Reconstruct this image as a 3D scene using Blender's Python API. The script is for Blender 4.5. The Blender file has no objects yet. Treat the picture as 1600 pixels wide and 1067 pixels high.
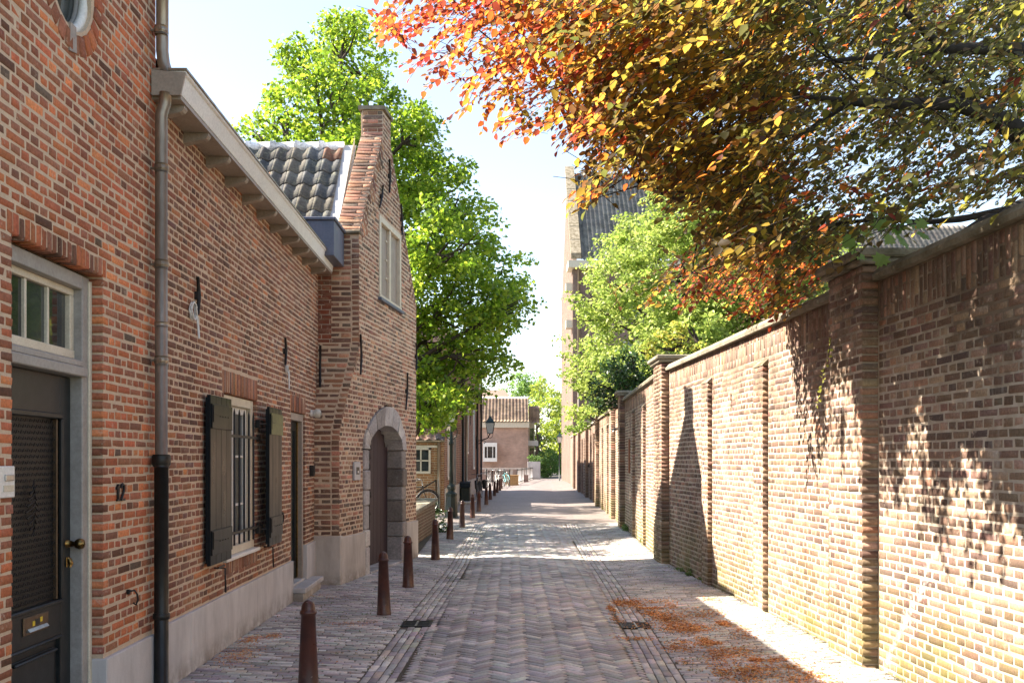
import bpy, math, random
import numpy as np
from mathutils import Vector, Matrix

random.seed(7)
RNG = np.random.default_rng(11)
SC = bpy.context.scene
COL = SC.collection
R = math.radians
EYE = 1.65
FPX = 1500.0

# ------------------------------------------------------------------ camera, sky, sun, exposure
cam_d = bpy.data.cameras.new('camera')
cam = bpy.data.objects.new('camera', cam_d)
COL.objects.link(cam)
cam.location = (0, 0, EYE)
cam.rotation_euler = (R(90), 0, 0)
cam_d.sensor_width = 36.0
cam_d.lens = 36.0 * FPX / 1600.0
cam_d.shift_y = (718 - 533.5) / 1600.0
cam_d.clip_start = 0.05
cam_d.clip_end = 2000
SC.camera = cam

SUN = Vector((1.0, -0.13, -0.95)).normalized()     # direction the light travels
sun_el = math.asin(-SUN.z)
sun_az = math.atan2(-SUN.x, -SUN.y)                # clockwise from +Y
world = bpy.data.worlds.new('World')
SC.world = world
world.use_nodes = True
wn = world.node_tree.nodes
sky = wn.new('ShaderNodeTexSky')
sky.sky_type = 'NISHITA'
sky.sun_disc = False
sky.sun_elevation = sun_el
sky.sun_rotation = sun_az
sky.air_density = 1.1
sky.dust_density = 0.5
sky.ozone_density = 1.0
bg = wn['Background']
bg.inputs['Strength'].default_value = 0.082
hs = wn.new('ShaderNodeHueSaturation')             # milky summer haze: a paler sky all over
hs.inputs['Saturation'].default_value = 0.78
world.node_tree.links.new(sky.outputs[0], hs.inputs['Color'])
world.node_tree.links.new(hs.outputs[0], bg.inputs['Color'])
sun_d = bpy.data.lights.new('sun', 'SUN')
sun_d.energy = 4.9
sun_d.angle = R(0.5)
sun_d.color = (1.0, 0.90, 0.76)
sun = bpy.data.objects.new('sun', sun_d)
COL.objects.link(sun)
sun.rotation_euler = SUN.to_track_quat('-Z', 'Y').to_euler()
SC.view_settings.view_transform = 'Standard'
SC.view_settings.look = 'None'
SC.view_settings.exposure = 2.12
SC.view_settings.gamma = 1.0
SC.view_settings.use_curve_mapping = False
SC.cycles.max_bounces = 8
SC.cycles.diffuse_bounces = 4
SC.cycles.transmission_bounces = 6
SC.cycles.transparent_max_bounces = 8

# ------------------------------------------------------------------ materials
class NT:
    def __init__(s, name):
        s.m = bpy.data.materials.new(name); s.m.use_nodes = True
        s.t = s.m.node_tree; s.t.nodes.clear()
        s.out = s.n('ShaderNodeOutputMaterial')
    def n(s, typ, ins=None, **kw):
        nd = s.t.nodes.new(typ)
        for k, v in kw.items(): setattr(nd, k, v)
        for k, v in (ins or {}).items():
            if isinstance(v, bpy.types.NodeSocket): s.t.links.new(v, nd.inputs[k])
            else: nd.inputs[k].default_value = v
        return nd
    def pos(s): return s.n('ShaderNodeNewGeometry').outputs['Position']
    def noise(s, vec, scale, detail=4, rough=.55):
        return s.n('ShaderNodeTexNoise', {'Vector': vec, 'Scale': scale, 'Detail': detail, 'Roughness': rough}).outputs['Fac']
    def ramp(s, fac, a, b, lo=0.0, hi=1.0):
        return s.n('ShaderNodeMapRange', {'Value': fac, 'From Min': a, 'From Max': b, 'To Min': lo, 'To Max': hi}).outputs[0]
    def math(s, op, a, b=0.0):
        return s.n('ShaderNodeMath', {0: a, 1: b}, operation=op).outputs[0]
    def mix(s, fac, a, b, mode='MIX'):
        nd = s.n('ShaderNodeMix', data_type='RGBA', blend_type=mode)
        for i, v in ((0, fac), (6, a), (7, b)):
            if isinstance(v, bpy.types.NodeSocket): s.t.links.new(v, nd.inputs[i])
            else: nd.inputs[i].default_value = v if i == 0 else (tuple(v) + (1,) if len(v) == 3 else v)
        return nd.outputs[2]
    def scale(s, vec, v):
        return s.n('ShaderNodeVectorMath', {0: vec, 1: v}, operation='MULTIPLY').outputs[0]
    def done(s, col, rough=.8, metal=0, bump=None, bstr=.5, bdist=.004, spec=.4, **kw):
        ins = {'Base Color': col if isinstance(col, bpy.types.NodeSocket) else tuple(col) + (1,),
               'Roughness': rough, 'Metallic': metal, 'Specular IOR Level': spec}
        ins.update(kw)
        if bump is not None:
            ins['Normal'] = s.n('ShaderNodeBump', {'Strength': bstr, 'Distance': bdist, 'Height': bump}).outputs[0]
        p = s.n('ShaderNodeBsdfPrincipled', ins)
        s.t.links.new(p.outputs[0], s.out.inputs[0])
        return s.m

def tint_mat(name, rough=.85, fine=60, lo=.7, hi=1.25, smear=None, moss=0, mossz=.9, smear_amt=.62, bdist=.004, streak=0, whitewash=False, spec=.25, darkz=None):
    """brick/stone material: colour from the 'tint' attribute, broken up by grain, lime smears and moss"""
    k = NT(name); P = k.pos()
    a = k.n('ShaderNodeAttribute', attribute_name='tint').outputs['Color']
    n1 = k.noise(P, fine, 5, .65); n2 = k.noise(P, 9, 4, .6); n3 = k.noise(P, 1.3, 3, .6)
    c = k.mix(1.0, a, k.n('ShaderNodeCombineColor', {0: k.ramp(n1, .3, .7, lo, hi), 1: k.ramp(n1, .3, .7, lo, hi), 2: k.ramp(n1, .3, .7, lo, hi)}).outputs[0], 'MULTIPLY')
    v = k.ramp(n3, .3, .7, .68, 1.28)
    n4 = k.noise(P, .7, 4, .6)
    c = k.mix(k.ramp(n4, .5, .62, 0, .35), c, k.mix(1.0, c, (.72, .62, .66), 'MULTIPLY'))
    c = k.mix(1.0, c, k.n('ShaderNodeCombineColor', {0: v, 1: v, 2: v}).outputs[0], 'MULTIPLY')
    if smear:
        c = k.mix(k.ramp(k.math('MULTIPLY', n2, k.noise(P, 38, 4, .7)), smear_amt * .5, smear_amt * .5 + .14, 0, .75), c, smear)
    if moss:
        z = k.n('ShaderNodeSeparateXYZ', {0: P}).outputs[2]
        g = k.math('MULTIPLY', k.ramp(z, .05, mossz, 1, 0), k.ramp(k.noise(P, 2.1, 5, .65), .36, .62, 0, moss))
        c = k.mix(g, c, (.16, .15, .03))
    if streak:
        s_ = k.noise(k.scale(P, (1, 1.6, .22)), 3.2, 5, .7)
        c = k.mix(k.ramp(s_, .60, .74, 0, streak), c, (.62, .56, .50))
        s2 = k.noise(k.scale(P, (1, 3.0, .15)), 2.2, 4, .6)
        c = k.mix(k.ramp(s2, .56, .72, 0, .55), c, (.07, .045, .035))
    if whitewash:      # a run of lime washed down the wall
        sp = k.n('ShaderNodeSeparateXYZ', {0: P}); z = sp.outputs[2]
        ln = k.math('ADD', k.math('ADD', k.math('MULTIPLY', z, .80), -7.53), k.math('MULTIPLY', k.noise(P, 3.5, 5, .75), .34))
        d = k.math('ABSOLUTE', k.math('ADD', sp.outputs[1], ln))
        f = k.math('MULTIPLY', k.ramp(d, .0, .06, 1, 0), k.math('MULTIPLY', k.ramp(z, .85, 1.08, 1, 0), k.ramp(n2, .40, .6, 0, .7)))
        c = k.mix(f, c, (.8, .78, .74))
    b = k.math('ADD', k.math('MULTIPLY', n1, .6), k.math('MULTIPLY', k.noise(P, 180, 3, .6), .4))
    return k.done(c, rough, bump=b, bstr=.8, bdist=bdist, spec=spec)

def plain_mat(name, col, rough=.7, var=.12, scale=8, metal=0, bdist=.001, col2=None, dirt=.45, stretch=(1, 1, 1), spec=.4):
    k = NT(name); P = k.scale(k.pos(), stretch)
    n1 = k.noise(P, scale, 5, .6); n2 = k.noise(P, scale * 9, 3, .6)
    c2 = col2 or tuple(x * (1 - var * 2.2) for x in col)
    c = k.mix(k.ramp(n1, .35, .68, 0, 1), col, c2)
    v = k.ramp(n2, .3, .7, 1 - dirt * .35, 1 + dirt * .2)
    c = k.mix(1.0, c, k.n('ShaderNodeCombineColor', {0: v, 1: v, 2: v}).outputs[0], 'MULTIPLY')
    return k.done(c, rough if not isinstance(rough, tuple) else k.ramp(n1, .3, .7, *rough), metal, bump=n2, bstr=.5, bdist=bdist, spec=spec)

def leaf_mat(name, refl=.55, gain=1.5, mixf=.5, rough=.45):
    k = NT(name)
    a = k.n('ShaderNodeAttribute', attribute_name='tint').outputs['Color']
    base = k.mix(1.0, a, (refl,) * 3, 'MULTIPLY')
    tr = k.mix(1.0, a, (gain,) * 3, 'MULTIPLY')
    p = k.n('ShaderNodeBsdfPrincipled', {'Base Color': base, 'Roughness': rough, 'Specular IOR Level': .35})
    t = k.n('ShaderNodeBsdfTranslucent', {'Color': tr})
    mx = k.n('ShaderNodeMixShader', {0: mixf, 1: p.outputs[0], 2: t.outputs[0]})
    k.t.links.new(mx.outputs[0], k.out.inputs[0])
    return k.m

def brick_tex_mat(name, u, c1, c2, mortar, course=.065, length=.22, rough=.9, tilt=1.0):
    """brickwork too far away to tell the bricks apart"""
    k = NT(name); P = k.pos()
    d = k.n('ShaderNodeVectorMath', {0: P, 1: tuple(u) + (0,)}, operation='DOT_PRODUCT').outputs['Value']
    z = k.n('ShaderNodeSeparateXYZ', {0: P}).outputs[2]
    v = k.n('ShaderNodeCombineXYZ', {0: d, 1: z}).outputs[0]
    b = k.n('ShaderNodeTexBrick', {'Vector': v, 'Color1': c1 + (1,), 'Color2': c2 + (1,), 'Mortar': mortar + (1,), 'Scale': 1.0,
            'Mortar Size': .007, 'Mortar Smooth': .2, 'Bias': 0.0, 'Brick Width': length, 'Row Height': course})
    n = k.noise(P, 1.1, 5, .65); n2 = k.noise(P, 14, 4, .6)
    w = k.ramp(n, .3, .7, .78, 1.2)
    c = k.mix(1.0, b.outputs['Color'], k.n('ShaderNodeCombineColor', {0: w, 1: w, 2: w}).outputs[0], 'MULTIPLY')
    c = k.mix(k.ramp(n2, .5, .8, 0, .4), c, mortar)
    h = k.math('ADD', k.math('MULTIPLY', b.outputs['Fac'], -.7), k.math('MULTIPLY', n2, .4))
    return k.done(c, rough, bump=h, bstr=.7, bdist=.008, spec=.2)

def glass_mat(name='window_glass', col=(.02, .025, .025)):
    k = NT(name)
    n = k.noise(k.pos(), 3, 3, .5)
    return k.done(k.mix(k.ramp(n, .4, .6), col, tuple(x * 2.2 for x in col)), .04, spec=.9, bump=n, bstr=.15, bdist=.01)

M = {}
SM = (.46, .38, .30)
M['brick_tall'] = tint_mat('weathered_red_brick', smear=SM, smear_amt=.66)
M['brick_low'] = tint_mat('dark_red_brick', smear=SM, smear_amt=.66, streak=0)
M['brick_gate'] = tint_mat('old_large_brick', smear=SM, smear_amt=.62)
M['brick_wall'] = tint_mat('garden_wall_brick', smear=(.5, .42, .34), smear_amt=.64, moss=.75, mossz=.95, streak=.5, whitewash=True)
M['mortar'] = plain_mat('lime_mortar', (.58, .455, .33), .95, .12, 14, bdist=.004, col2=(.50, .385, .28))
M['mortar_wall'] = plain_mat('wall_mortar', (.55, .46, .37), .95, .12, 10, bdist=.004, col2=(.40, .31, .22))
M['paver'] = tint_mat('clay_paver', rough=.62, fine=45, lo=.78, hi=1.2, smear=(.30, .27, .24), smear_amt=.62, bdist=.003, spec=.45)
M['sand'] = plain_mat('joint_sand', (.12, .10, .085), .97, .2, 12, bdist=.006, col2=(.07, .065, .04))
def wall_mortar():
    k = NT('weathered_shaded_wall_mortar'); P = k.pos(); z = k.n('ShaderNodeSeparateXYZ', {0: P}).outputs[2]
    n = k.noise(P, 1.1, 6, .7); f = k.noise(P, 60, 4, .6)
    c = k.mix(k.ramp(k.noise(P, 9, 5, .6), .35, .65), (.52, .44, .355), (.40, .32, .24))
    c = k.mix(k.ramp(k.math('ADD', n, k.ramp(z, 1.7, 3.1, -.14, .13)), .48, .60, 0, .85), c, (.17, .12, .085))  # dark weathering towards the top, deepened to paint in the beech shade
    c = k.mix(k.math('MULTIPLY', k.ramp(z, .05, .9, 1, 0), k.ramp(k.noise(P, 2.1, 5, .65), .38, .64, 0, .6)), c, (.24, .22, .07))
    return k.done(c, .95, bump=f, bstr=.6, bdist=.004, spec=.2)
M['render_grey'] = plain_mat('grey_rendered_plinth', (.50, .49, .49), .8, .12, 2.2, bdist=.002, col2=(.38, .37, .37), stretch=(1, 1, .5))
M['render_warm'] = plain_mat('pale_rendered_plinth', (.52, .48, .44), .85, .1, 2.0, bdist=.004, col2=(.40, .36, .32))
M['cream'] = plain_mat('cream_paint', (.66, .60, .48), .45, .05, 10, col2=(.56, .50, .39))
M['taupe'] = plain_mat('taupe_paint', (.34, .29, .24), .5, .08, 6, col2=(.27, .23, .19))
M['grey_paint'] = plain_mat('grey_paint', (.35, .335, .32), .5, .08, 5, col2=(.29, .27, .25))
M['white'] = plain_mat('white_paint', (.76, .75, .71), .45, .04, 6)
M['black_paint'] = plain_mat('black_door_paint', (.012, .015, .017), .4, .15, 14, bdist=.0008, col2=(.024, .027, .028), dirt=.9, spec=.3)
M['dark_green'] = plain_mat('dark_green_shutter_paint', (.010, .014, .018), (.25, .38), .2, 5, bdist=.0012, stretch=(1, 1, .3), col2=(.012, .016, .02), spec=.12)
M['olive_metal'] = plain_mat('olive_plate', (.12, .14, .05), .4, .2, 14)
M['iron'] = plain_mat('black_iron', (.012, .011, .011), .5, .2, 20, bdist=.001)
M['zinc'] = plain_mat('aged_zinc', (.33, .28, .22), (.3, .5), .25, 5, metal=.6, bdist=.0006, col2=(.20, .16, .12), stretch=(1, 1, .25))
M['lead'] = plain_mat('blue_grey_lead', (.11, .13, .18), .5, .15, 5, metal=.3, col2=(.15, .16, .21))
M['flashing'] = plain_mat('bright_lead_flashing', (.5, .5, .5), .5, .1, 9, metal=.3, col2=(.36, .36, .38))
M['brass'] = plain_mat('tarnished_brass', (.30, .19, .06), .32, .3, 30, metal=1, col2=(.12, .08, .04))
M['bronze'] = plain_mat('brown_bronze', (.16, .11, .07), .42, .2, 20, metal=.6)
M['stone'] = tint_mat('blue_limestone', rough=.8, fine=30, smear=(.5, .48, .45), smear_amt=.68, bdist=.008)
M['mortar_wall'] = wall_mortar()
M['coping'] = plain_mat('mossy_coping_stone', (.30, .26, .20), .95, .25, 5, bdist=.012, col2=(.11, .09, .05))
M['coping_pale'] = plain_mat('pale_coping_stone', (.34, .30, .24), .95, .2, 4, bdist=.01, col2=(.17, .15, .10))
M['bollard'] = plain_mat('brown_red_bollard_paint', (.075, .026, .018), (.28, .5), .2, 16, bdist=.003, col2=(.05, .02, .017), dirt=1.4, spec=.6)
def worn_paint(name, col, under, chip, rough, scale=22, thr=.66):
    k = NT(name); P = k.pos()
    a = k.noise(P, scale, 6, .75); b = k.noise(P, 5, 4, .6); z = k.n('ShaderNodeSeparateXYZ', {0: P}).outputs[2]
    c = k.mix(k.ramp(b, .4, .62, 0, 1), col, under)
    low = k.ramp(z, .0, .3, .07, 0)
    c = k.mix(k.ramp(k.math('ADD', a, low), thr, thr + .03, 0, .8), c, chip)
    c = k.mix(k.ramp(k.math('ADD', k.noise(P, 7, 5, .7), k.math('MULTIPLY', low, 2)), .58, .74, 0, .35), c, (.15, .11, .085))
    return k.done(c, k.ramp(b, .3, .7, *rough), bump=a, bstr=.6, bdist=.002, spec=.5)
M['bollard'] = worn_paint('worn_brown_bollard_paint', (.085, .028, .018), (.05, .019, .016), (.42, .36, .30), (.25, .5), 26, .69)
def plinth_mat(name, a, b):
    k = NT(name); P = k.pos(); z = k.n('ShaderNodeSeparateXYZ', {0: P}).outputs[2]
    c = k.mix(k.ramp(k.noise(k.scale(P, (1, 1, .35)), 2.6, 6, .68), .35, .65), a, b)
    c = k.mix(k.ramp(k.noise(k.scale(P, (1, 1, .12)), 7, 5, .7), .55, .75, 0, .4), c, (.25, .22, .20))
    c = k.mix(k.math('MULTIPLY', k.ramp(z, .02, .22, 1, 0), k.ramp(k.noise(P, 6, 5, .75), .38, .6, 0, .75)), c, (.16, .13, .10))
    n = k.noise(P, 60, 4, .6)
    return k.done(c, .85, bump=k.math('ADD', n, k.math('MULTIPLY', k.noise(P, 5, 4, .6), 2)), bstr=.5, bdist=.003, spec=.3)
M['render_grey'] = plinth_mat('stained_grey_render', (.56, .54, .53), (.40, .385, .38))
M['render_warm'] = plinth_mat('stained_pale_render', (.56, .51, .46), (.38, .34, .30))
M['wood_purple'] = plain_mat('purple_brown_planks', (.05, .03, .037), .55, .15, 12, stretch=(6, 6, .4), bdist=.002)
M['wood_old'] = plain_mat('old_dark_oak', (.035, .026, .022), .8, .3, 14, bdist=.02)
M['bark'] = plain_mat('grey_brown_bark', (.075, .055, .042), .95, .3, 16, bdist=.02, col2=(.04, .03, .024))
M['dark_bark'] = plain_mat('dark_beech_bark', (.035, .027, .022), .9, .3, 16, bdist=.015)
M['glass'] = glass_mat()
M['lamp_glass'] = plain_mat('milky_lamp_glass', (.62, .62, .56), .2, .05, 5)
M['lamp_green'] = plain_mat('dark_green_lamp_paint', (.012, .022, .02), .4, .15, 10)
M['tile'] = tint_mat('clay_roof_tile', rough=.9, fine=25, lo=.65, hi=1.3, smear=(.30, .29, .20), smear_amt=.52, bdist=.004, spec=.3)
M['black_cast'] = plain_mat('black_cast_iron_pipe', (.014, .014, .013), (.3, .55), .3, 10, bdist=.001)
M['copper_hood'] = plain_mat('lamp_hood_green', (.02, .05, .05), .4, .1, 10)
M['plastic_white'] = plain_mat('white_plastic', (.7, .7, .68), .35, .03, 5)
M['steel'] = plain_mat('brushed_steel', (.45, .45, .44), .35, .1, 30, metal=.8)
M['satin_grey'] = plain_mat('satin_grey_metal', (.42, .43, .45), .4, .06, 12)
M['wood_light'] = plain_mat('honey_wood', (.42, .26, .11), .7, .15, 8)
M['rubber'] = plain_mat('black_rubber', (.015, .015, .015), .8)
M['litter'] = tint_mat('bud_scales', rough=.9, fine=90, lo=.7, hi=1.3)
M['leaf_green'] = leaf_mat('linden_leaf', .95, 1.65, .46, .38)
M['leaf_far'] = leaf_mat('maple_leaf', .9, 1.5, .42, .5)
M['leaf_dark'] = leaf_mat('evergreen_leaf', .8, .9, .25, .3)
M['leaf_beech'] = leaf_mat('copper_beech_leaf', .26, 1.25, .5, .42)

# ------------------------------------------------------------------ object helpers
def link(o): COL.objects.link(o); return o
def thing(name, label, cat, loc, group=None, rotz=0):
    o = link(bpy.data.objects.new(name, None)); o.location = loc; o.rotation_euler = (0, 0, rotz)
    o.empty_display_size = .2
    o['label'] = label; o['category'] = cat
    if group: o['group'] = group
    return o
def base_of(parent):
    p = Vector((0, 0, 0))
    while parent is not None: p += Vector(parent.location); parent = parent.parent
    return p
def copy_tree(o, parent=None):
    c = o.copy(); link(c); c.parent = parent
    for ch in o.children: copy_tree(ch, c)
    return c

def np_mesh(name, V, loops, tot, tint=None, smooth=False):
    me = bpy.data.meshes.new(name)
    me.vertices.add(len(V)); me.vertices.foreach_set('co', np.ascontiguousarray(V, dtype=np.float32).ravel())
    me.loops.add(len(loops)); me.loops.foreach_set('vertex_index', np.ascontiguousarray(loops, dtype=np.int32))
    me.polygons.add(len(tot))
    st = np.concatenate(([0], np.cumsum(tot)[:-1])).astype(np.int32)
    me.polygons.foreach_set('loop_start', st)
    if smooth: me.polygons.foreach_set('use_smooth', np.ones(len(tot), bool))
    if tint is not None:
        a = me.color_attributes.new('tint', 'FLOAT_COLOR', 'POINT')
        T = np.ones((len(V), 4), np.float32); T[:, :3] = tint
        a.data.foreach_set('color', T.ravel())
    me.update(calc_edges=True); me.validate()
    return me

class MB:
    """collects shapes in a local frame (s,d,z) and links them as one mesh object"""
    def __init__(s, fr=None): s.v = []; s.f = []; s.fr = fr; s.t = []; s.tint = None; s.sm = []
    def add(s, vs, fs, smooth=False):
        b = len(s.v)
        for p in vs:
            q = Vector(s.fr(*p)) if s.fr else Vector(p)
            s.v.append(q); s.t.append(s.tint or (1, 1, 1))
        s.f += [tuple(i + b for i in f) for f in fs]; s.sm += [smooth] * len(fs)
    def box(s, a, b, bev=0):
        x0, y0, z0 = a; x1, y1, z1 = b
        if x0 > x1: x0, x1 = x1, x0
        if y0 > y1: y0, y1 = y1, y0
        if z0 > z1: z0, z1 = z1, z0
        if bev <= 0:
            vs = [(x, y, z) for z in (z0, z1) for y in (y0, y1) for x in (x0, x1)]
            s.add(vs, [(0, 2, 3, 1), (4, 5, 7, 6), (0, 1, 5, 4), (2, 6, 7, 3), (0, 4, 6, 2), (1, 3, 7, 5)]); return s
        e = min(bev, (x1 - x0) * .4, (y1 - y0) * .4, (z1 - z0) * .4)
        vs = []; idx = {}
        for i, X in enumerate((x0, x1)):
            for j, Y in enumerate((y0, y1)):
                for k, Z in enumerate((z0, z1)):
                    sx, sy, sz = (1, -1)[i], (1, -1)[j], (1, -1)[k]
                    for ax in range(3):
                        idx[(i, j, k, ax)] = len(vs)
                        vs.append((X + (0 if ax == 0 else sx * e), Y + (0 if ax == 1 else sy * e), Z + (0 if ax == 2 else sz * e)))
        F = []
        for ax in range(3):
            o1, o2 = [a_ for a_ in range(3) if a_ != ax]
            for w in (0, 1):
                q = []
                for (p, r) in ((0, 0), (1, 0), (1, 1), (0, 1)):
                    c = [0, 0, 0]; c[ax] = w; c[o1] = p; c[o2] = r; q.append(idx[tuple(c) + (ax,)])
                F.append(tuple(q))
            for p in (0, 1):
                for r in (0, 1):
                    c0 = [0, 0, 0]; c1 = [0, 0, 0]; c0[o1] = c1[o1] = p; c0[o2] = c1[o2] = r; c1[ax] = 1
                    F.append((idx[tuple(c0) + (o1,)], idx[tuple(c1) + (o1,)], idx[tuple(c1) + (o2,)], idx[tuple(c0) + (o2,)]))
        for i in (0, 1):
            for j in (0, 1):
                for k in (0, 1): F.append(tuple(idx[(i, j, k, a_)] for a_ in range(3)))
        s.add(vs, F); return s
    def hexa(s, P8):
        s.add(P8, [(0, 2, 3, 1), (4, 5, 7, 6), (0, 1, 5, 4), (2, 6, 7, 3), (0, 4, 6, 2), (1, 3, 7, 5)]); return s
    def prism(s, poly, axis, a, b):
        """poly in the two other axes, extruded along axis ('s','d','z') from a to b"""
        n = len(poly)
        def mk(p, t):
            return {'s': (t, p[0], p[1]), 'd': (p[0], t, p[1]), 'z': (p[0], p[1], t)}[axis]
        vs = [mk(p, a) for p in poly] + [mk(p, b) for p in poly]
        s.add(vs, [tuple(range(n)), tuple(range(2 * n - 1, n - 1, -1))] + [(i, (i + 1) % n, n + (i + 1) % n, n + i) for i in range(n)]); return s
    def tube(s, pts, r, n=8, cap=True):
        pts = [Vector(s.fr(*p)) if s.fr else Vector(p) for p in pts]
        fr, s.fr = s.fr, None
        rs = r if isinstance(r, (list, tuple)) else [r] * len(pts)
        vs = []; up = Vector((0, 0, 1))
        prev = None
        for i, p in enumerate(pts):
            t = (pts[min(i + 1, len(pts) - 1)] - pts[max(i - 1, 0)]).normalized()
            if prev is None:
                a = t.orthogonal().normalized()
            else:
                a = (prev - t * prev.dot(t)).normalized()
            prev = a; b = t.cross(a)
            for k in range(n):
                th = 2 * math.pi * k / n
                vs.append(p + (a * math.cos(th) + b * math.sin(th)) * rs[i])
        F = [(i * n + k, i * n + (k + 1) % n, (i + 1) * n + (k + 1) % n, (i + 1) * n + k) for i in range(len(pts) - 1) for k in range(n)]
        if cap: F += [tuple(range(n)), tuple(range(len(vs) - 1, len(vs) - n - 1, -1))]
        s.add(vs, F, True); s.fr = fr; return s
    def lathe(s, prof, c=(0, 0, 0), n=16, smooth=True):
        vs = []; F = []
        for (r, z) in prof:
            for k in range(n):
                th = 2 * math.pi * k / n; vs.append((c[0] + r * math.cos(th), c[1] + r * math.sin(th), c[2] + z))
        m = len(prof)
        F = [(i * n + k, i * n + (k + 1) % n, (i + 1) * n + (k + 1) % n, (i + 1) * n + k) for i in range(m - 1) for k in range(n)]
        F += [tuple(range(n - 1, -1, -1)), tuple(range((m - 1) * n, m * n))]
        s.add(vs, F, smooth); return s
    def mesh(s, name, base):
        V = np.array([tuple(p - base) for p in s.v]); lo = [i for f in s.f for i in f]; tot = [len(f) for f in s.f]
        me = np_mesh(name, V, lo, tot, np.array(s.t))
        me.polygons.foreach_set('use_smooth', s.sm if len(s.sm) == len(me.polygons) else [False] * len(me.polygons))
        return me
    def build(s, name, mat, parent=None, kind=None, label=None, loc=None):
        base = base_of(parent)
        L = Vector(loc) if loc is not None else Vector((0, 0, 0))
        me = s.mesh(name, base + L)
        me.materials.append(M[mat] if isinstance(mat, str) else mat)
        o = link(bpy.data.objects.new(name, me)); o.parent = parent; o.location = L
        if kind: o['kind'] = kind
        if label: o['label'] = label
        return o

def tag(o, label, cat, group=None, kind=None):
    o['label'] = label; o['category'] = cat
    if group: o['group'] = group
    if kind: o['kind'] = kind
    return o
def box1(name, mat, parent, a, b, fr=None, bev=0, **kw):
    return MB(fr).box(a, b, bev).build(name, mat, parent, **kw)
def W(px, py, Y): return Vector(((px - 800) / FPX * Y, Y, EYE - (py - 718) / FPX * Y))

# ------------------------------------------------------------------ bricks
def px_of(P):
    y = np.maximum(P[:, 1], .05)
    return 800 + P[:, 0] / y * FPX, 718 - (P[:, 2] - EYE) / y * FPX
TV = []
def _brick_template():
    vs = []
    for (k, z) in ((1.0, -1.0), (1.0, 0.0), (1.0, 0.0)):
        for (a, b) in ((-1, -1), (1, -1), (1, 1), (-1, 1)): vs.append((a * .5, b * .5, z))
    return np.array(vs)
BT = _brick_template()
BF = []
for r in (0, 4):
    for k in range(4): BF += [r + k, r + (k + 1) % 4, r + 4 + (k + 1) % 4, r + 4 + k]
BF += [8, 9, 10, 11]
BF = np.array(BF)

def brick_verts(P, U, V, N, ln, ht, dp, rng, wear=.003):
    """(n,12,3) worn brick vertices; front centre at P"""
    n = len(P)
    x = np.repeat(BT[None, :, 0], n, 0) * ln[:, None]; y = np.repeat(BT[None, :, 1], n, 0) * ht[:, None]
    z = np.zeros((n, 12)); z[:, 0:4] = -dp[:, None]
    b = wear * (.6 + 1.4 * rng.random((n, 1)))
    z[:, 4:8] = -b * (.8 + .6 * rng.random((n, 4)))
    ins = b * (.7 + 1.2 * rng.random((n, 4)))
    sx = np.sign(BT[8:12, 0]); sy = np.sign(BT[8:12, 1])
    x[:, 8:12] -= sx * ins; y[:, 8:12] -= sy * ins * .8
    jx = rng.normal(0, .0016, (n, 4)); jy = rng.normal(0, .0014, (n, 4))
    x[:, 4:8] += jx; y[:, 4:8] += jy; x[:, 8:12] += jx; y[:, 8:12] += jy
    z[:, 8:12] += rng.normal(0, .0009, (n, 4))
    return P[:, None, :] + x[..., None] * U[:, None, :] + y[..., None] * V[:, None, :] + z[..., None] * N[:, None, :]

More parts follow.
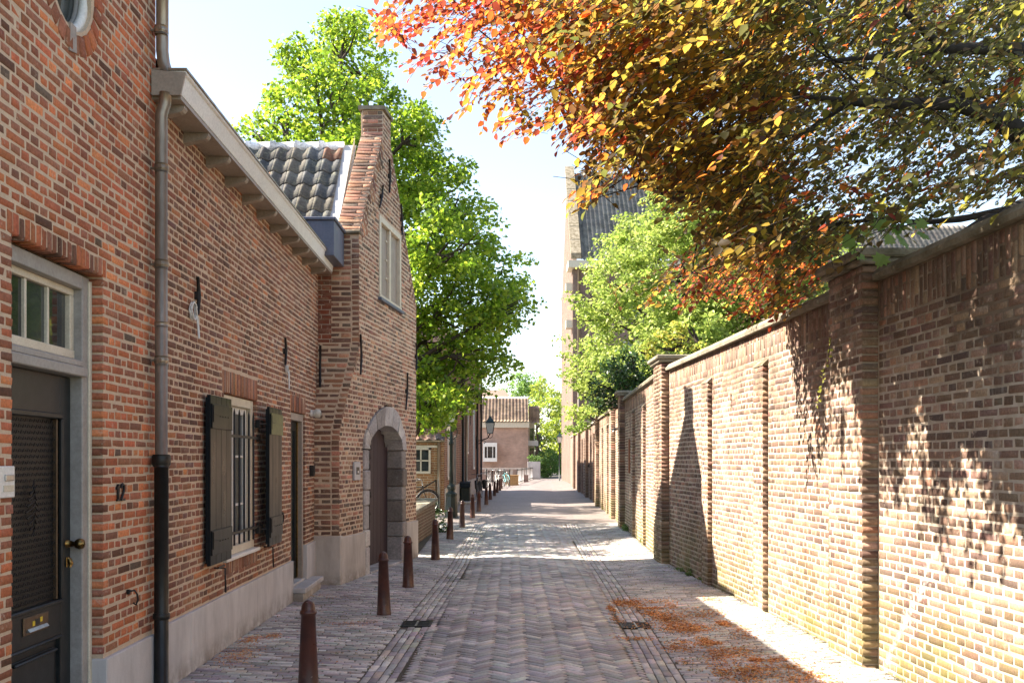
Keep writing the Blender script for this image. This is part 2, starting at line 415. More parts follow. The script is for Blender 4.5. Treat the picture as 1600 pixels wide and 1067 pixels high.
class Bricks:
    def __init__(s, palette, weights, seed, vary=.10):
        s.rows = []; s.pal = np.array(palette); s.w = np.array(weights) / sum(weights); s.rng = np.random.default_rng(seed); s.vary = vary
    def put(s, P, U, V, N, ln, ht, dp=.09, proud=None, dark=1.0, noobj=False):
        s.rows.append((tuple(P), tuple(U), tuple(V), tuple(N), ln, ht, dp, s.rng.uniform(-.0008, .0024) if proud is None else proud, dark, noobj))
    def colour(s, n):
        c = s.pal[s.rng.choice(len(s.pal), n, p=s.w)]
        return np.clip(c * s.rng.normal(1, s.vary, (n, 1)) * s.rng.normal(1, .04, (n, 3)), .008, .9)
    def finish(s, parent, mat, name='brick', rest='brickwork', nobj=300, wear=.003, minpx=8.0):
        g = lambda i: np.array([r[i] for r in s.rows], float)
        P, U, V, N, ln, ht, dp, pr, dk = [g(i) for i in range(9)]
        noobj = np.array([r[9] for r in s.rows])
        P = P + N * pr[:, None]
        px, py = px_of(P)
        toc = np.array([[0, 0, EYE]]) - P; dist = np.linalg.norm(toc, axis=1)
        facing = (toc * N).sum(1) / dist
        upx = np.abs(px_of(P + U * ln[:, None] * .5)[0] - px_of(P - U * ln[:, None] * .5)[0]) + np.abs(px_of(P + U * ln[:, None] * .5)[1] - px_of(P - U * ln[:, None] * .5)[1])
        score = ln * ht * np.maximum(facing, 0) / dist ** 2
        score[(px < 4) | (px > 1596) | (py < 4) | (py > 1063) | (P[:, 1] < 1) | (facing < .02) | (upx < minpx) | noobj] = 0
        order = np.argsort(-score)[:nobj]; order = order[score[order] > 0]
        mask = np.zeros(len(P), bool); mask[order] = True
        base = np.array(base_of(parent))
        # pool meshes for the single bricks
        if len(order):
            K = 44; cols = s.colour(K); pool = {}
            lens = ln[order]; cut = np.median(lens)
            for cls in (0, 1):
                sel = lens[(lens >= cut * .8)] if cls else lens[(lens < cut * .8)]
                L0 = float(np.median(sel)) if len(sel) else cut
                H0 = float(np.median(ht[order])); D0 = float(np.median(dp[order]))
                lst = []
                for i in range(K):
                    vv = brick_verts(np.zeros((1, 3)), np.array([[1., 0, 0]]), np.array([[0, 1., 0]]), np.array([[0, 0, 1.]]), np.array([L0]), np.array([H0]), np.array([D0]), s.rng, wear)[0]
                    me = np_mesh(name, vv, BF, np.full(9, 4), np.repeat(cols[i][None], 12, 0)); me.materials.append(mat); lst.append(me)
                pool[cls] = (lst, L0, H0, D0)
            for i in order:
                cls = 1 if ln[i] >= cut * .8 else 0
                lst, L0, H0, D0 = pool[cls]
                o = bpy.data.objects.new(name, lst[int(s.rng.integers(K))]); link(o); o.parent = parent
                v = Vector(V[i]); n_ = Vector(N[i]); u_ = v.cross(n_).normalized()
                m = Matrix((u_, v, n_)).transposed().to_4x4(); m.translation = Vector(P[i] - base)
                o.matrix_local = m @ Matrix.Diagonal((ln[i] / L0, ht[i] / H0, dp[i] / D0, 1))
        r = ~mask
        if r.any():
            vv = brick_verts(P[r], U[r], V[r], N[r], ln[r], ht[r], dp[r], s.rng, wear) - base
            n = int(r.sum()); lo = (BF[None, :] + 12 * np.arange(n)[:, None]).ravel()
            c = s.colour(n) * dk[r][:, None]
            me = np_mesh(rest, vv.reshape(-1, 3), lo, np.full(9 * n, 4), np.repeat(c, 12, 0)); me.materials.append(mat)
            o = link(bpy.data.objects.new(rest, me)); o.parent = parent; o['kind'] = 'stuff'

def lay(B, surf, s0, s1, z0, z1, course, L, holes=None, bond='english', joint=.013, dp=.09, rng=random, ht=None, phase=0, **kw):
    """courses of bricks over a surface; surf(s,z)->(P,U,V,N); holes(z)->blocked (a,b) intervals"""
    n = int(round((z1 - z0) / course)); course = (z1 - z0) / max(n, 1)
    for k in range(n):
        z = z0 + (k + .5) * course
        blk = sorted(holes(z)) if holes else []
        free = []; a = s0
        for (b0, b1) in blk:
            if b0 > a: free.append((a, min(b0, s1)))
            a = max(a, b1)
        if a < s1: free.append((a, s1))
        kk = k + phase
        if bond == 'english':
            pitch = L if kk % 2 == 0 else L / 2
            off = (L / 4 if kk % 2 == 0 else 0) + (L / 2 if kk % 4 == 2 else 0)
        elif bond == 'header': pitch, off = L / 2, (L / 4) * (kk % 2)
        else: pitch, off = L, (L / 2) * (kk % 2)
        for (a, b) in free:
            if b - a < .02: continue
            i = math.floor((a - off) / pitch)
            cuts = []
            while True:
                c0 = off + i * pitch; c1 = c0 + pitch
                if bond == 'flemish':
                    q = i * 1.5 * 0
                if c0 >= b: break
                x0, x1 = max(a, c0), min(b, c1); i += 1
                if x1 - x0 < .035:
                    if cuts and x1 - x0 > 0: cuts[-1][1] = x1
                    continue
                cuts.append([x0, x1])
            if cuts and cuts[0][0] > a: cuts[0][0] = a
            for (x0, x1) in cuts:
                wob = rng.uniform(-.0025, .0025)
                P, U, V, N = surf((x0 + x1) / 2, z + wob)
                jl = joint * rng.uniform(.9, 1.5); jh = joint * rng.uniform(.85, 1.3)
                B.put(P, U, V, N, max(x1 - x0 - jl, .02), (ht or course) - jh, dp, **kw)

def soldiers(B, surf, s0, s1, z0, z1, pitch, **kw):
    n = max(1, round((s1 - s0) / pitch)); w = (s1 - s0) / n
    for i in range(n):
        P, U, V, N = surf(s0 + (i + .5) * w, (z0 + z1) / 2)
        B.put(P, U, V, N, w - .010, z1 - z0 - .008, kw.get('dp', .09))

def mortar(fr, rects, depth, name, mat, parent, back=None):
    """solid mortar bed: rects = list of (s0,s1,z0,z1) boxes in frame from d=-depth to d=-0.006"""
    mb = MB(fr)
    for (a, b, c, d) in rects: mb.box((a, -depth, c), (b, -.0022, d))
    return mb.build(name, mat, parent)

PAL_TALL = [(0.481, 0.159, 0.073), (0.374, 0.126, 0.064), (0.267, 0.102, 0.059), (0.169, 0.08, 0.053), (0.557, 0.204, 0.087), (0.318, 0.134, 0.082), (0.139, 0.09, 0.065)]
WT_TALL = [6, 7, 5, 1.6, 2, 4, .6]
PAL_LOW = [(0.247, 0.11, 0.066), (0.204, 0.096, 0.064), (0.291, 0.131, 0.073), (0.165, 0.09, 0.066), (0.412, 0.161, 0.073), (0.221, 0.117, 0.074)]
WT_LOW = [6, 6, 4, 3, 1.3, 2]
PAL_GATE = [(0.266, 0.141, 0.093), (0.19, 0.109, 0.079), (0.358, 0.189, 0.121), (0.141, 0.102, 0.078), (0.44, 0.253, 0.159)]
WT_GATE = [5, 5, 4, 3, 1.5]
PAL_WALL = [(0.25, 0.157, 0.112), (0.188, 0.12, 0.089), (0.315, 0.208, 0.148), (0.154, 0.106, 0.084), (0.38, 0.252, 0.177), (0.341, 0.185, 0.12)]
WT_WALL = [5, 5, 4, 2, 2, 1]
PAL_PAVE = [(0.434, 0.409, 0.387), (0.33, 0.31, 0.296), (0.515, 0.483, 0.449), (0.38, 0.359, 0.351), (0.554, 0.513, 0.47), (0.425, 0.359, 0.322)]
WT_PAVE = [6, 5, 4, 4, 2, .9]

def line_surf(fr, u, n):
    u = Vector(u).normalized(); n = Vector(n).normalized(); v = Vector((0, 0, 1))
    return lambda s, z: (fr(s, 0, z), u, v, n)
# ------------------------------------------------------------------ ground
def interp(y, xs, vs): return float(np.interp(y, xs, vs))
WRY = [-5, 0, 15.3, 22.7, 26, 33.4, 41.6, 53.8, 62, 75, 130]
WRX = [3.50, 3.231, 2.42, 2.66, 2.80, 3.02, 3.30, 3.55, 3.75, 4.15, 6.0]
def wall_r(y): return interp(y, WRY, WRX)
def bol_x(y): return interp(y, [0, 6.7, 10.2, 15.8, 19.8, 23.4, 27.2, 35, 44, 54, 75, 130], [-1.48, -1.43, -1.36, -1.26, -1.28, -1.22, -1.12, -.95, -.8, -.6, -.2, 1.5])
SL0 = lambda y: interp(y, [0, 7.1, 15.2, 24, 130], [-1.18, -1.15, -.96, -.92, 0]) if y < 24 else bol_x(y) + .29
SW = .27
def SR0(y): return interp(y, [0, 7.1, 9.5, 16.3, 21, 33, 54, 75, 130], [.98, 1.02, 1.10, 1.21, 1.28, 1.65, 2.2, 2.8, 5.2])
def wall_l(y):
    if y < 12.6: return -2.31 - .0207 * y
    if y < 16.2: return -2.22 + (y - 12.6) * .167
    return interp(y, [16.2, 22, 30, 52, 60, 130], [-1.65, -1.75, -2.1, -1.8, -1.7, 0])
def gz(x, y):
    l1 = SL0(y) + SW; r0 = SR0(y); r1 = r0 + SW; l0 = l1 - SW
    w = .004 * math.sin(x * 2.3 + y * .9) + .005 * math.sin(y * 1.13 - x * 1.7 + 1)
    if x < l0: b = .03 * min(1.0, (l0 - x) / 1.2)
    elif x < l1: b = -.003
    elif x < r0:
        t = (x - (l1 + r0) / 2) / ((r0 - l1) / 2); b = .03 * (1 - t * t)
    elif x < r1: b = -.003
    else: b = .045 * min(1.0, (x - r1) / 1.2)
    return b + w

def sheet(name, fx0, fx1, ys, nx, mat, dz, zf=gz):
    V = []; F = []
    for y in ys:
        a, b = fx0(y), fx1(y)
        for i in range(nx + 1):
            x = a + (b - a) * i / nx; V.append((x, y, zf(min(max(x, a + .004), b - .004), y) + dz))
    for j in range(len(ys) - 1):
        for i in range(nx):
            q = j * (nx + 1) + i; F += [q, q + 1, q + nx + 2, q + nx + 1]
    me = np_mesh(name, np.array(V), F, np.full(len(F) // 4, 4), smooth=True); me.materials.append(mat)
    o = link(bpy.data.objects.new(name, me)); o['kind'] = 'structure'
    return o

def far_paver_mat(name, ang, base=(.25, .205, .195)):
    k = NT(name); P = k.pos()
    r = k.n('ShaderNodeVectorRotate', {'Vector': P, 'Angle': ang}, rotation_type='Z_AXIS').outputs[0]
    b = k.n('ShaderNodeTexBrick', {'Vector': r, 'Color1': base + (1,), 'Color2': tuple(x * .72 for x in base) + (1,), 'Mortar': (.13, .11, .09, 1), 'Scale': 1.0,
            'Mortar Size': .004, 'Brick Width': .2, 'Row Height': .055})
    n = k.noise(P, .8, 5, .6); w = k.ramp(n, .3, .7, .85, 1.2)
    c = k.mix(1.0, b.outputs['Color'], k.n('ShaderNodeCombineColor', {0: w, 1: w, 2: w}).outputs[0], 'MULTIPLY')
    return k.done(c, .62, bump=k.math('MULTIPLY', b.outputs['Fac'], -1), bstr=.5, bdist=.006, spec=.45)

gm = plain_mat('distant_ground', (.11, .10, .06), .95, .2, .6, col2=(.06, .08, .03))
g = MB(); g.add([(-200, -30, -.12), (200, -30, -.12), (200, 700, -.12), (-200, 700, -.12)], [(0, 1, 2, 3)])
g = g.build('ground', gm); g['kind'] = 'structure'
YN = 25.0
ysn = list(np.arange(2.5, YN + .01, .45)); ysf = list(np.arange(YN - .42, 60, 1.5)) + list(np.arange(60, 134, 4))
road = sheet('road', lambda y: SL0(y) + SW, lambda y: SR0(y), ysn, 8, M['sand'], -.0065)
gutl = sheet('gutter_left', lambda y: SL0(y), lambda y: SL0(y) + SW, ysn, 2, M['sand'], -.0065)
gutr = sheet('gutter_right', lambda y: SR0(y), lambda y: SR0(y) + SW, ysn, 2, M['sand'], -.0065)
pavl = sheet('pavement_left', lambda y: wall_l(y) - .35, lambda y: SL0(y), ysn, 6, M['sand'], -.0065)
pavr = sheet('pavement_right', lambda y: SR0(y) + SW, lambda y: wall_r(y) + .15, ysn, 6, M['sand'], -.0065)
sheet('road_far', lambda y: SL0(y) + SW, lambda y: SR0(y), ysf, 8, far_paver_mat('far_road_pavers', R(45)), -.003)
sheet('gutter_far', lambda y: SL0(y), lambda y: SL0(y) + SW, ysf, 2, far_paver_mat('far_strip_pavers', R(90)), -.003)
sheet('gutter_far', lambda y: SR0(y), lambda y: SR0(y) + SW, ysf, 2, bpy.data.materials['far_strip_pavers'], -.003)
fp = far_paver_mat('far_side_pavers', 0.0, (.24, .20, .185))
sheet('pavement_far', lambda y: wall_l(y) - 1.4 - (max(0, y - 50) * .9 if y < 90 else 40), lambda y: SL0(y), ysf, 6, fp, -.003)
sheet('pavement_far', lambda y: SR0(y) + SW, lambda y: wall_r(y) + .3, ysf, 6, fp, -.003)

def paver_set(seed): return Bricks(PAL_PAVE, WT_PAVE, seed, .13)
def put_paver(B, x, y, ux, uy, ln, wd):
    z = gz(x, y); e = .1
    u = Vector((ux, uy, (gz(x + ux * e, y + uy * e) - gz(x - ux * e, y - uy * e)) / (2 * e))).normalized()
    n0 = Vector((-(gz(x + e, y) - gz(x - e, y)) / (2 * e), -(gz(x, y + e) - gz(x, y - e)) / (2 * e), 1)).normalized()
    v = n0.cross(u).normalized(); n = u.cross(v)
    n = (n + Vector((B.rng.normal(0, .011), B.rng.normal(0, .011), 0))).normalized()
    u = (u - n * u.dot(n)).normalized(); v = n.cross(u)
    B.put((x, y, z), u, v, n, ln, wd, .03, proud=B.rng.normal(0, .0013))
# road herringbone
B = paver_set(21); w = .067; n = 3; c45 = math.cos(R(45))
G = 420
for j in range(-G, G):
    for m in range(-G // 6, G // 6):
        for hv in (0, 1):
            if hv == 0:
                x0 = j + 6 * m; a = (x0 + 1.5) * w; b_ = (j + .5) * w; du = (c45, c45)
            else:
                y0 = j - 5 + 6 * m; a = (j + .5) * w; b_ = (y0 + 1.5) * w; du = (-c45, c45)
            X = (a - b_) * c45; Y = (a + b_) * c45 + 14
            if Y < 5.2 or Y > YN - .3 or abs(X) > 2.5: continue
            l1 = SL0(Y) + SW; r0 = SR0(Y)
            if X < l1 - .07 or X > r0 + .07: continue
            ln = .193; e = min(X - l1, r0 - X)
            if e < .075:
                ln = .11
                sh = .035; sgn = 1 if X - l1 < r0 - X else -1
                if e < .02:
                    X = l1 + .035 if sgn > 0 else r0 - .035; ln = .075; sh = 0
                X += du[0] * sh * (1 if du[0] * sgn > 0 else -1); Y += du[1] * sh * (1 if du[0] * sgn > 0 else -1)
            put_paver(B, X, Y, du[0], du[1], ln, w - .010)
B.finish(road, M['paver'], 'paver', 'herringbone_paving', minpx=7, wear=.003)
# gutter strips: four rows laid lengthwise
for (f, par, sd) in ((SL0, gutl, 31), (SR0, gutr, 32)):
    B = paver_set(sd)
    for r in range(4):
        y = 5.2 + random.random() * .2
        while y < YN - .3:
            x = f(y) + SW * (r + .5) / 4
            dx = (f(y + .1) - f(y - .1)) / .2; q = math.hypot(dx, 1)
            if not (9.42 < y < 9.82 and par is gutr or 9.45 < y < 9.85 and par is gutl):
                put_paver(B, x, y, dx / q, 1 / q, .187, SW / 4 - .007)
            y += .2
    B.finish(par, M['paver'], 'paver', 'strip_paving', wear=.003)
# side pavements: running rows across
def side(par, fa, fb, sd, skip=None):
    B = paver_set(sd); y = 5.2; k = 0
    while y < YN - .3:
        a, b = fa(y), fb(y); x = a + (0 if k % 2 else -.1) + .03 * math.sin(k * 1.7)
        while x < b:
            x0, x1 = max(a, x), min(b, x + .2); x += .2
            if x1 - x0 < .05: continue
            put_paver(B, (x0 + x1) / 2, y + .008 * math.sin(x * 2 + y), 1, .02 * math.sin(y), x1 - x0 - .011, .0455)
        y += .053; k += 1
    B.finish(par, M['paver'], 'paver', 'side_paving', wear=.003)
side(pavl, lambda y: wall_l(y) + .01, lambda y: SL0(y), 41)
side(pavr, lambda y: SR0(y) + SW, lambda y: wall_r(y) - .01, 42)

def drain(x, y, label, ang):
    t = thing('drain_grating', label, 'drain grating', (x, y, gz(x, y)), 'drain gratings in the paved gutters')
    z = 0; m = MB(lambda a, b, c: Vector((x + a, y + b, gz(x, y) + c)))
    m.box((-.15, -.16, -.02), (.15, -.14, .006)); m.box((-.15, .14, -.02), (.15, .16, .006)); m.box((-.15, -.14, -.02), (-.135, .14, .006)); m.box((.135, -.14, -.02), (.15, .14, .006))
    m.build('frame', 'iron', t)
    for s in (-1, 1):
        q = MB(m.fr)
        for i in range(9): q.box((s * .068 - .06, -.13 + i * .029, -.015), (s * .068 + .06, -.115 + i * .029, .004))
        q.box((s * .068 - .062, -.14, -.015), (s * .068 - .052, .14, .003)); q.box((s * .068 + .052, -.14, -.015), (s * .068 + .062, .14, .003))
        q.build('grate', 'iron', t)
    b = MB(m.fr).box((-.008, -.14, -.015), (.008, .14, .009)).build('bar', 'steel', t)
    MB(m.fr).box((-.14, -.15, -.06), (.14, .15, -.03)).build('pit', 'rubber', t)
drain(SL0(9.65) + SW / 2, 9.65, 'double iron drain grating in the paved strip beside the bollards', 0)
drain(SR0(9.62) + SW / 2, 9.62, 'double iron drain grating in the paved strip beside the orange litter', 0)

# ------------------------------------------------------------------ left side: frame along the street, s = Y, d = towards the street
def LF(s, d, z): return Vector((-2.31 - .0207 * s + d, s, z))
UL = Vector((-.0207, 1, 0)).normalized(); NL = Vector((1, .0207, 0)).normalized()
def ls(s, z): return LF(s, 0, z), UL, Vector((0, 0, 1)), NL

# --- tall house no. 12
T = thing('tall_brick_house', 'tall red brick house numbered 12 with the black front door', 'house', (-2.4, 4, 0))
HT = 5.25; Y0, Y1 = 2.6, 6.6
DO = (4.63, 5.69)              # door opening
RC = (5.28, 4.32)              # round window centre
def tall_holes(z):
    h = []
    if z < 2.73 + .115:
        h.append((DO[0], DO[1]) if z < 2.73 else (DO[0] - .06, DO[1] + .06))
    dz = z - RC[1]
    if abs(dz) < .42: q = math.sqrt(.42 ** 2 - dz ** 2) * .93; h.append((RC[0] - q, RC[0] + q))
    return h
B = Bricks(PAL_TALL, WT_TALL, 51, .12)
lay(B, ls, Y0, Y1, .49, HT, .0562, .196, tall_holes, dp=.09)
soldiers(B, ls, DO[0] - .06, DO[1] + .06, 2.73, 2.845, .060)
for i in range(26):
    a = 2 * math.pi * i / 26
    P = LF(RC[0] + .352 * math.cos(a), .006, RC[1] + .375 * math.sin(a))
    V = (UL * math.cos(a) + Vector((0, 0, 1)) * math.sin(a)).normalized(); U = V.cross(NL)
    B.put(P, U, V, NL, .072, .105, .09)
B.finish(T, M['brick_tall'])
mortar(LF, [(Y0, DO[0] - .014, .45, HT), (DO[1] + .014, Y1 - .005, .45, HT), (DO[0] - .014, DO[1] + .014, 2.75, RC[1] - .3), (DO[0] - .014, RC[0] - .255, RC[1] - .3, HT), (RC[0] + .255, DO[1] + .014, RC[1] - .3, HT), (RC[0] - .26, RC[0] + .26, RC[1] + .28, HT)], .3, 'mortar', 'mortar', T)
mb = MB(LF)
for i in range(24):
    a0 = 2 * math.pi * i / 24; a1 = 2 * math.pi * (i + 1) / 24
    P = []
    for dd in (-.12, -.0025):
        for (r, a) in ((.30, a0), (.30, a1), (.45, a0), (.45, a1)): P.append((RC[0] + r * .93 * math.cos(a), dd, RC[1] + r * math.sin(a)))
    mb.hexa(P)
mb.build('ring_mortar', 'mortar', T)
w_ = MB(LF)
pts = [(RC[0] + .27 * math.cos(a), -.05, RC[1] + .285 * math.sin(a)) for a in np.linspace(0, 2 * math.pi, 33)]
w_.tube(pts, .028, 8, False); wf = w_.build('round_window', 'white', T)
w_ = MB(LF); w_.tube([(p[0], -.09, p[2]) for p in pts], .02, 8, False); w_.build('frame', 'grey_paint', wf)
w_ = MB(LF); w_.prism([(RC[0] + .26 * math.cos(a), RC[1] + .275 * math.sin(a)) for a in np.linspace(0, 2 * math.pi, 33)[:-1]], 'd', -.12, -.1); w_.build('pane', 'glass', wf)
w_ = MB(LF); w_.prism([(RC[0] - .045, RC[1] - .44), (RC[0] + .045, RC[1] - .42), (RC[0] + .035, RC[1] - .28), (RC[0] - .035, RC[1] - .28)], 'd', -.05, .008); w_.tint = (1, 1, 1)
w_.build('keystone', 'taupe', T)
# plinth, door surround
for (a, b) in ((Y0, DO[0] - .0), (DO[1], 6.44)):
    box1('plinth', 'render_grey', T, (a, -.28, -.05), (b, .028, .47), LF, .006)
box1('plinth_slab', 'render_grey', T, (6.442, -.28, -.05), (6.6, .026, .465), LF, .005)
box1('doorstep', 'render_grey', T, (DO[0] + .005, -.26, -.02), (DO[1] - .005, .02, .15), LF, .01)
fr = MB(LF)
fr.box((DO[0] + .01, -.20, .15), (DO[0] + .09, -.075, 2.72), .006); fr.box((DO[1] - .10, -.20, .15), (DO[1] - .006, -.075, 2.72), .006)
fr.box((DO[0] + .09, -.20, 2.64), (DO[1] - .10, -.075, 2.72), .004)
df = fr.build('door_frame', 'grey_paint', T)
fr = MB(LF); fr.box((DO[1] - .008, -.16, .15), (DO[1] + .0, -.062, 2.70)); fr.box((DO[1] - .03, -.078, .15), (DO[1] - .009, -.062, 2.70), .004); fr.build('cover_strip', 'cream', df)
box1('transom', 'grey_paint', df, (DO[0] + .06, -.21, 2.13), (DO[1] - .07, -.055, 2.185), LF, .006)
box1('transom_moulding', 'grey_paint', df, (DO[0] + .09, -.2, 2.187), (DO[1] - .09, -.07, 2.225), LF, .006)
# transom window
s0, s1 = DO[0] + .09, DO[1] - .10
m = MB(LF)
m.box((s0, -.17, 2.60), (s1, -.125, 2.64), .004); m.box((s0, -.17, 2.235), (s1, -.12, 2.285), .004); m.box((s0, -.17, 2.285), (s0 + .05, -.125, 2.60), .004); m.box((s1 - .05, -.17, 2.285), (s1, -.125, 2.60), .004)
for i in (1, 2): q = s0 + .05 + (s1 - s0 - .1) * i / 3; m.box((q - .011, -.165, 2.285), (q + .011, -.132, 2.60), .003)
tw = m.build('transom_window', 'cream', T)
for i in range(3):
    a = s0 + .05 + (s1 - s0 - .1) * i / 3 + .012; b = s0 + .05 + (s1 - s0 - .1) * (i + 1) / 3 - .012
    box1('pane', 'glass', tw, (a, -.156, 2.286), (b, -.150, 2.599), LF)
# door leaf
s0, s1 = DO[0] + .092, DO[1] - .102; D0 = -.185
m = MB(LF)
gs0, gs1 = s0 + .13, s1 - .13
m.box((s0, D0, .16), (s0 + .13, -.145, 2.125), .003); m.box((s1 - .13, D0, .16), (s1, -.145, 2.125), .003)
for (a, b) in ((.16, .22), (.655, .86), (1.90, 2.125)): m.box((gs0, D0, a), (gs1, -.146, b), .002)
m.box((gs0, D0, .22), (gs1, -.168, .655)); m.box((gs0, D0, .86), (gs1, -.178, 1.90))
door = m.build('door', 'black_paint', T)
m = MB(LF)
for (a, b, c, d) in ((gs0 - .012, gs1 + .012, .84, .862), (gs0 - .012, gs1 + .012, 1.88, 1.912), (gs0 - .012, gs0 + .014, .862, 1.88), (gs1 - .014, gs1 + .012, .862, 1.88),
                     (gs0 - .005, gs1 + .005, .645, .66), (gs0 - .005, gs1 + .005, .215, .23), (gs0 + .06, gs1 - .06, .58, .595)):
    m.box((a, -.15, c), (b, -.128, d), .006)
m.box((gs0 + .05, -.165, .26), (gs1 - .05, -.156, .60), .008)
m.build('moulding', 'black_paint', door)
m = MB(LF); m.box((gs0 + .014, -.176, .862), (gs0 + .03, -.15, 1.88), .003); m.box((gs1 - .03, -.176, .862), (gs1 - .014, -.15, 1.88), .003); m.build('inner_strip', 'bronze', door)
m = MB(LF)                                  # cast grille: rows of little scrolls
nz = 31; nx = 11
for i in range(nz):
    z = .88 + i * (1.0 / nz)
    m.box((gs0 + .03, -.172, z - .004), (gs1 - .03, -.166, z - .0005))
    for j in range(nx):
        s = gs0 + .05 + (gs1 - gs0 - .1) * (j + .5 * (i % 2)) / (nx - .5)
        m.tube([(s - .014, -.164, z + .004), (s - .006, -.160, z + .021), (s + .008, -.158, z + .019), (s + .012, -.162, z + .006), (s, -.166, z + .010)], .0028, 4, False)
m.build('grille', 'iron', door)
m = MB(LF); cs = (gs0 + gs1) / 2
for k in range(9):
    z = 1.26 + k * .032; ww = .075 * (1 - abs(k - 4) / 5)
    m.tube([(cs - ww, -.158, z - .02), (cs - ww * .3, -.150, z), (cs, -.147, z + .016), (cs + ww * .3, -.150, z), (cs + ww, -.158, z - .02)], .0045, 5)
m.build('ornament', 'iron', door)
m = MB(LF); m.box((cs - .14, -.147, .725), (cs + .14, -.136, .82), .004)
lb = m.build('letter_plate', 'bronze', door)
m = MB(LF); m.prism([(-.136, .738), (-.118, .742), (-.130, .757), (-.136, .757)], 's', cs - .11, cs + .11); m.build('flap', 'steel', lb)
m = MB(LF); m.box((cs - .045, -.136, .765), (cs - .02, -.134, .79)); m.box((cs + .04, -.136, .775), (cs + .065, -.134, .80)); m.build('sticker', plain_mat('yellow_sticker', (.75, .55, .03), .5), lb)
m = MB(LF); m.box((cs - .017, -.136, .764), (cs + .037, -.1345, .797)); m.build('name_card', 'black_paint', lb)
ks = s1 - .045
m = MB(LF); m.tube([(ks, -.146, 1.165), (ks, -.10, 1.165)], [.026, .012], 12); m.tube([(ks, -.10, 1.165), (ks, -.09, 1.165), (ks, -.07, 1.165), (ks, -.05, 1.165), (ks, -.043, 1.165)], [.012, .026, .033, .026, .006], 14)
m.build('knob', 'brass', door)
m = MB(LF); m.box((ks - .014, -.146, 1.03), (ks + .014, -.139, 1.09), .006); m.tube([(ks, -.139, 1.085), (ks, -.13, 1.075), (ks, -.122, 1.05), (ks, -.128, 1.03)], [.008, .013, .014, .006], 8)
m.build('keyhole_cover', 'brass', door)
# rear bulk and roof of the house, far flank above the low house
m = MB(LF); m.box((Y0, -6, -.05), (Y1 - .01, -.301, HT - .02)); m.build('rear_walls', brick_tex_mat('tall_house_side_brick', (1, 0), (.30, .09, .05), (.17, .07, .05), (.4, .33, .26)), T)
m = MB(LF); m.box((Y0, -6.05, HT), (Y1 + .02, .06, HT + .07), .01); m.build('roof_edge', 'zinc', T)
# number 12
m = MB(LF)
z0 = 1.395; sA = 5.905
m.box((sA, .0, z0), (sA + .018, .014, z0 + .105), .003); m.prism([(sA - .018, z0 + .08), (sA + .004, z0 + .105), (sA + .004, z0 + .092), (sA - .014, z0 + .07)], 'd', .0, .013)
m.box((sA - .012, 0, z0), (sA + .03, .013, z0 + .012), .002)
q = [(sA + .052, z0 + .08), (sA + .058, z0 + .098), (sA + .078, z0 + .104), (sA + .097, z0 + .093), (sA + .10, z0 + .072), (sA + .085, z0 + .045), (sA + .062, z0 + .02), (sA + .055, z0 + .008)]
m.tube([(a, .008, b) for a, b in q], .0085, 6); m.box((sA + .048, .001, z0), (sA + .108, .015, z0 + .014), .002)
m.build('house_number', 'iron', T)
m = MB(LF); m.box((6.06, .0, .80), (6.085, .02, .83), .003); m.tube([(6.07, .02, .82), (6.07, .05, .825), (6.08, .062, .80), (6.10, .06, .76), (6.09, .05, .73), (6.075, .04, .745)], .006, 6)
tag(m.build('iron_hook', 'iron'), 'small black iron hook below the house number', 'hook')
T2 = thing('doorbell_panel', 'white doorbell panel on the brick pier at the picture edge', 'doorbell panel', LF(4.5, 0, 1.54))
box1('plate', 'plastic_white', T2, (4.44, .006, 1.47), (4.60, .024, 1.62), LF, .004)
box1('button', 'steel', T2, (4.50, .024, 1.55), (4.58, .032, 1.58), LF, .003); box1('name_card', 'cream', T2, (4.49, .024, 1.50), (4.585, .028, 1.53), LF, .001)

# --- drainpipe at the joint of the two houses
DP = thing('drainpipe', 'zinc drainpipe with black cast iron foot between the two brick houses', 'drainpipe', LF(6.5, .075, 0))
def pipe(pts, r, name, mat, par=DP): return MB(LF).tube(pts, r, 14).build(name, mat, par)
pipe([(6.5, .07, 1.66), (6.5, .07, 3.9), (6.5, .07, 3.98), (6.5, .095, 4.06), (6.5, .10, 4.13)], .041, 'pipe', 'zinc')
pipe([(6.52, .10, 4.27), (6.52, .08, 4.34), (6.52, .07, 4.42), (6.52, .07, 5.2)], .041, 'pipe', 'zinc')
pipe([(6.5, .07, .0), (6.5, .07, 1.62)], .047, 'cast_pipe', 'black_cast')
pipe([(6.5, .07, 1.60), (6.5, .07, 1.62), (6.5, .07, 1.67), (6.5, .07, 1.685)], [.05, .062, .062, .055], 'collar', 'black_cast')
for z in (4.55, 3.62, 2.97, 2.32):
    b = MB(LF); b.tube([(6.5, .07, z - .018), (6.5, .07, z - .014), (6.5, .07, z + .014), (6.5, .07, z + .018)], [.043, .0475, .0475, .043], 14)
    b.tube([(6.5, .07, z - .03), (6.5, .07, z + .03)], .0435, 14)
    b.box((6.49, -.01, z - .006), (6.51, .03, z + .006)); b.box((6.44, .075, z - .012), (6.452, .09, z + .012)); b.box((6.548, .075, z - .012), (6.56, .09, z + .012))
    b.build('bracket', 'zinc', DP)
b = MB(LF); b.tube([(6.5, .07, .57), (6.5, .07, .575), (6.5, .07, .61), (6.5, .07, .615)], [.048, .056, .056, .048], 14); b.build('bracket', 'black_cast', DP)
b = MB(LF); b.tube([(6.5, .07, 2.55), (6.5, .07, 2.58)], .045, 14); b.build('seam_ring', 'zinc', DP)

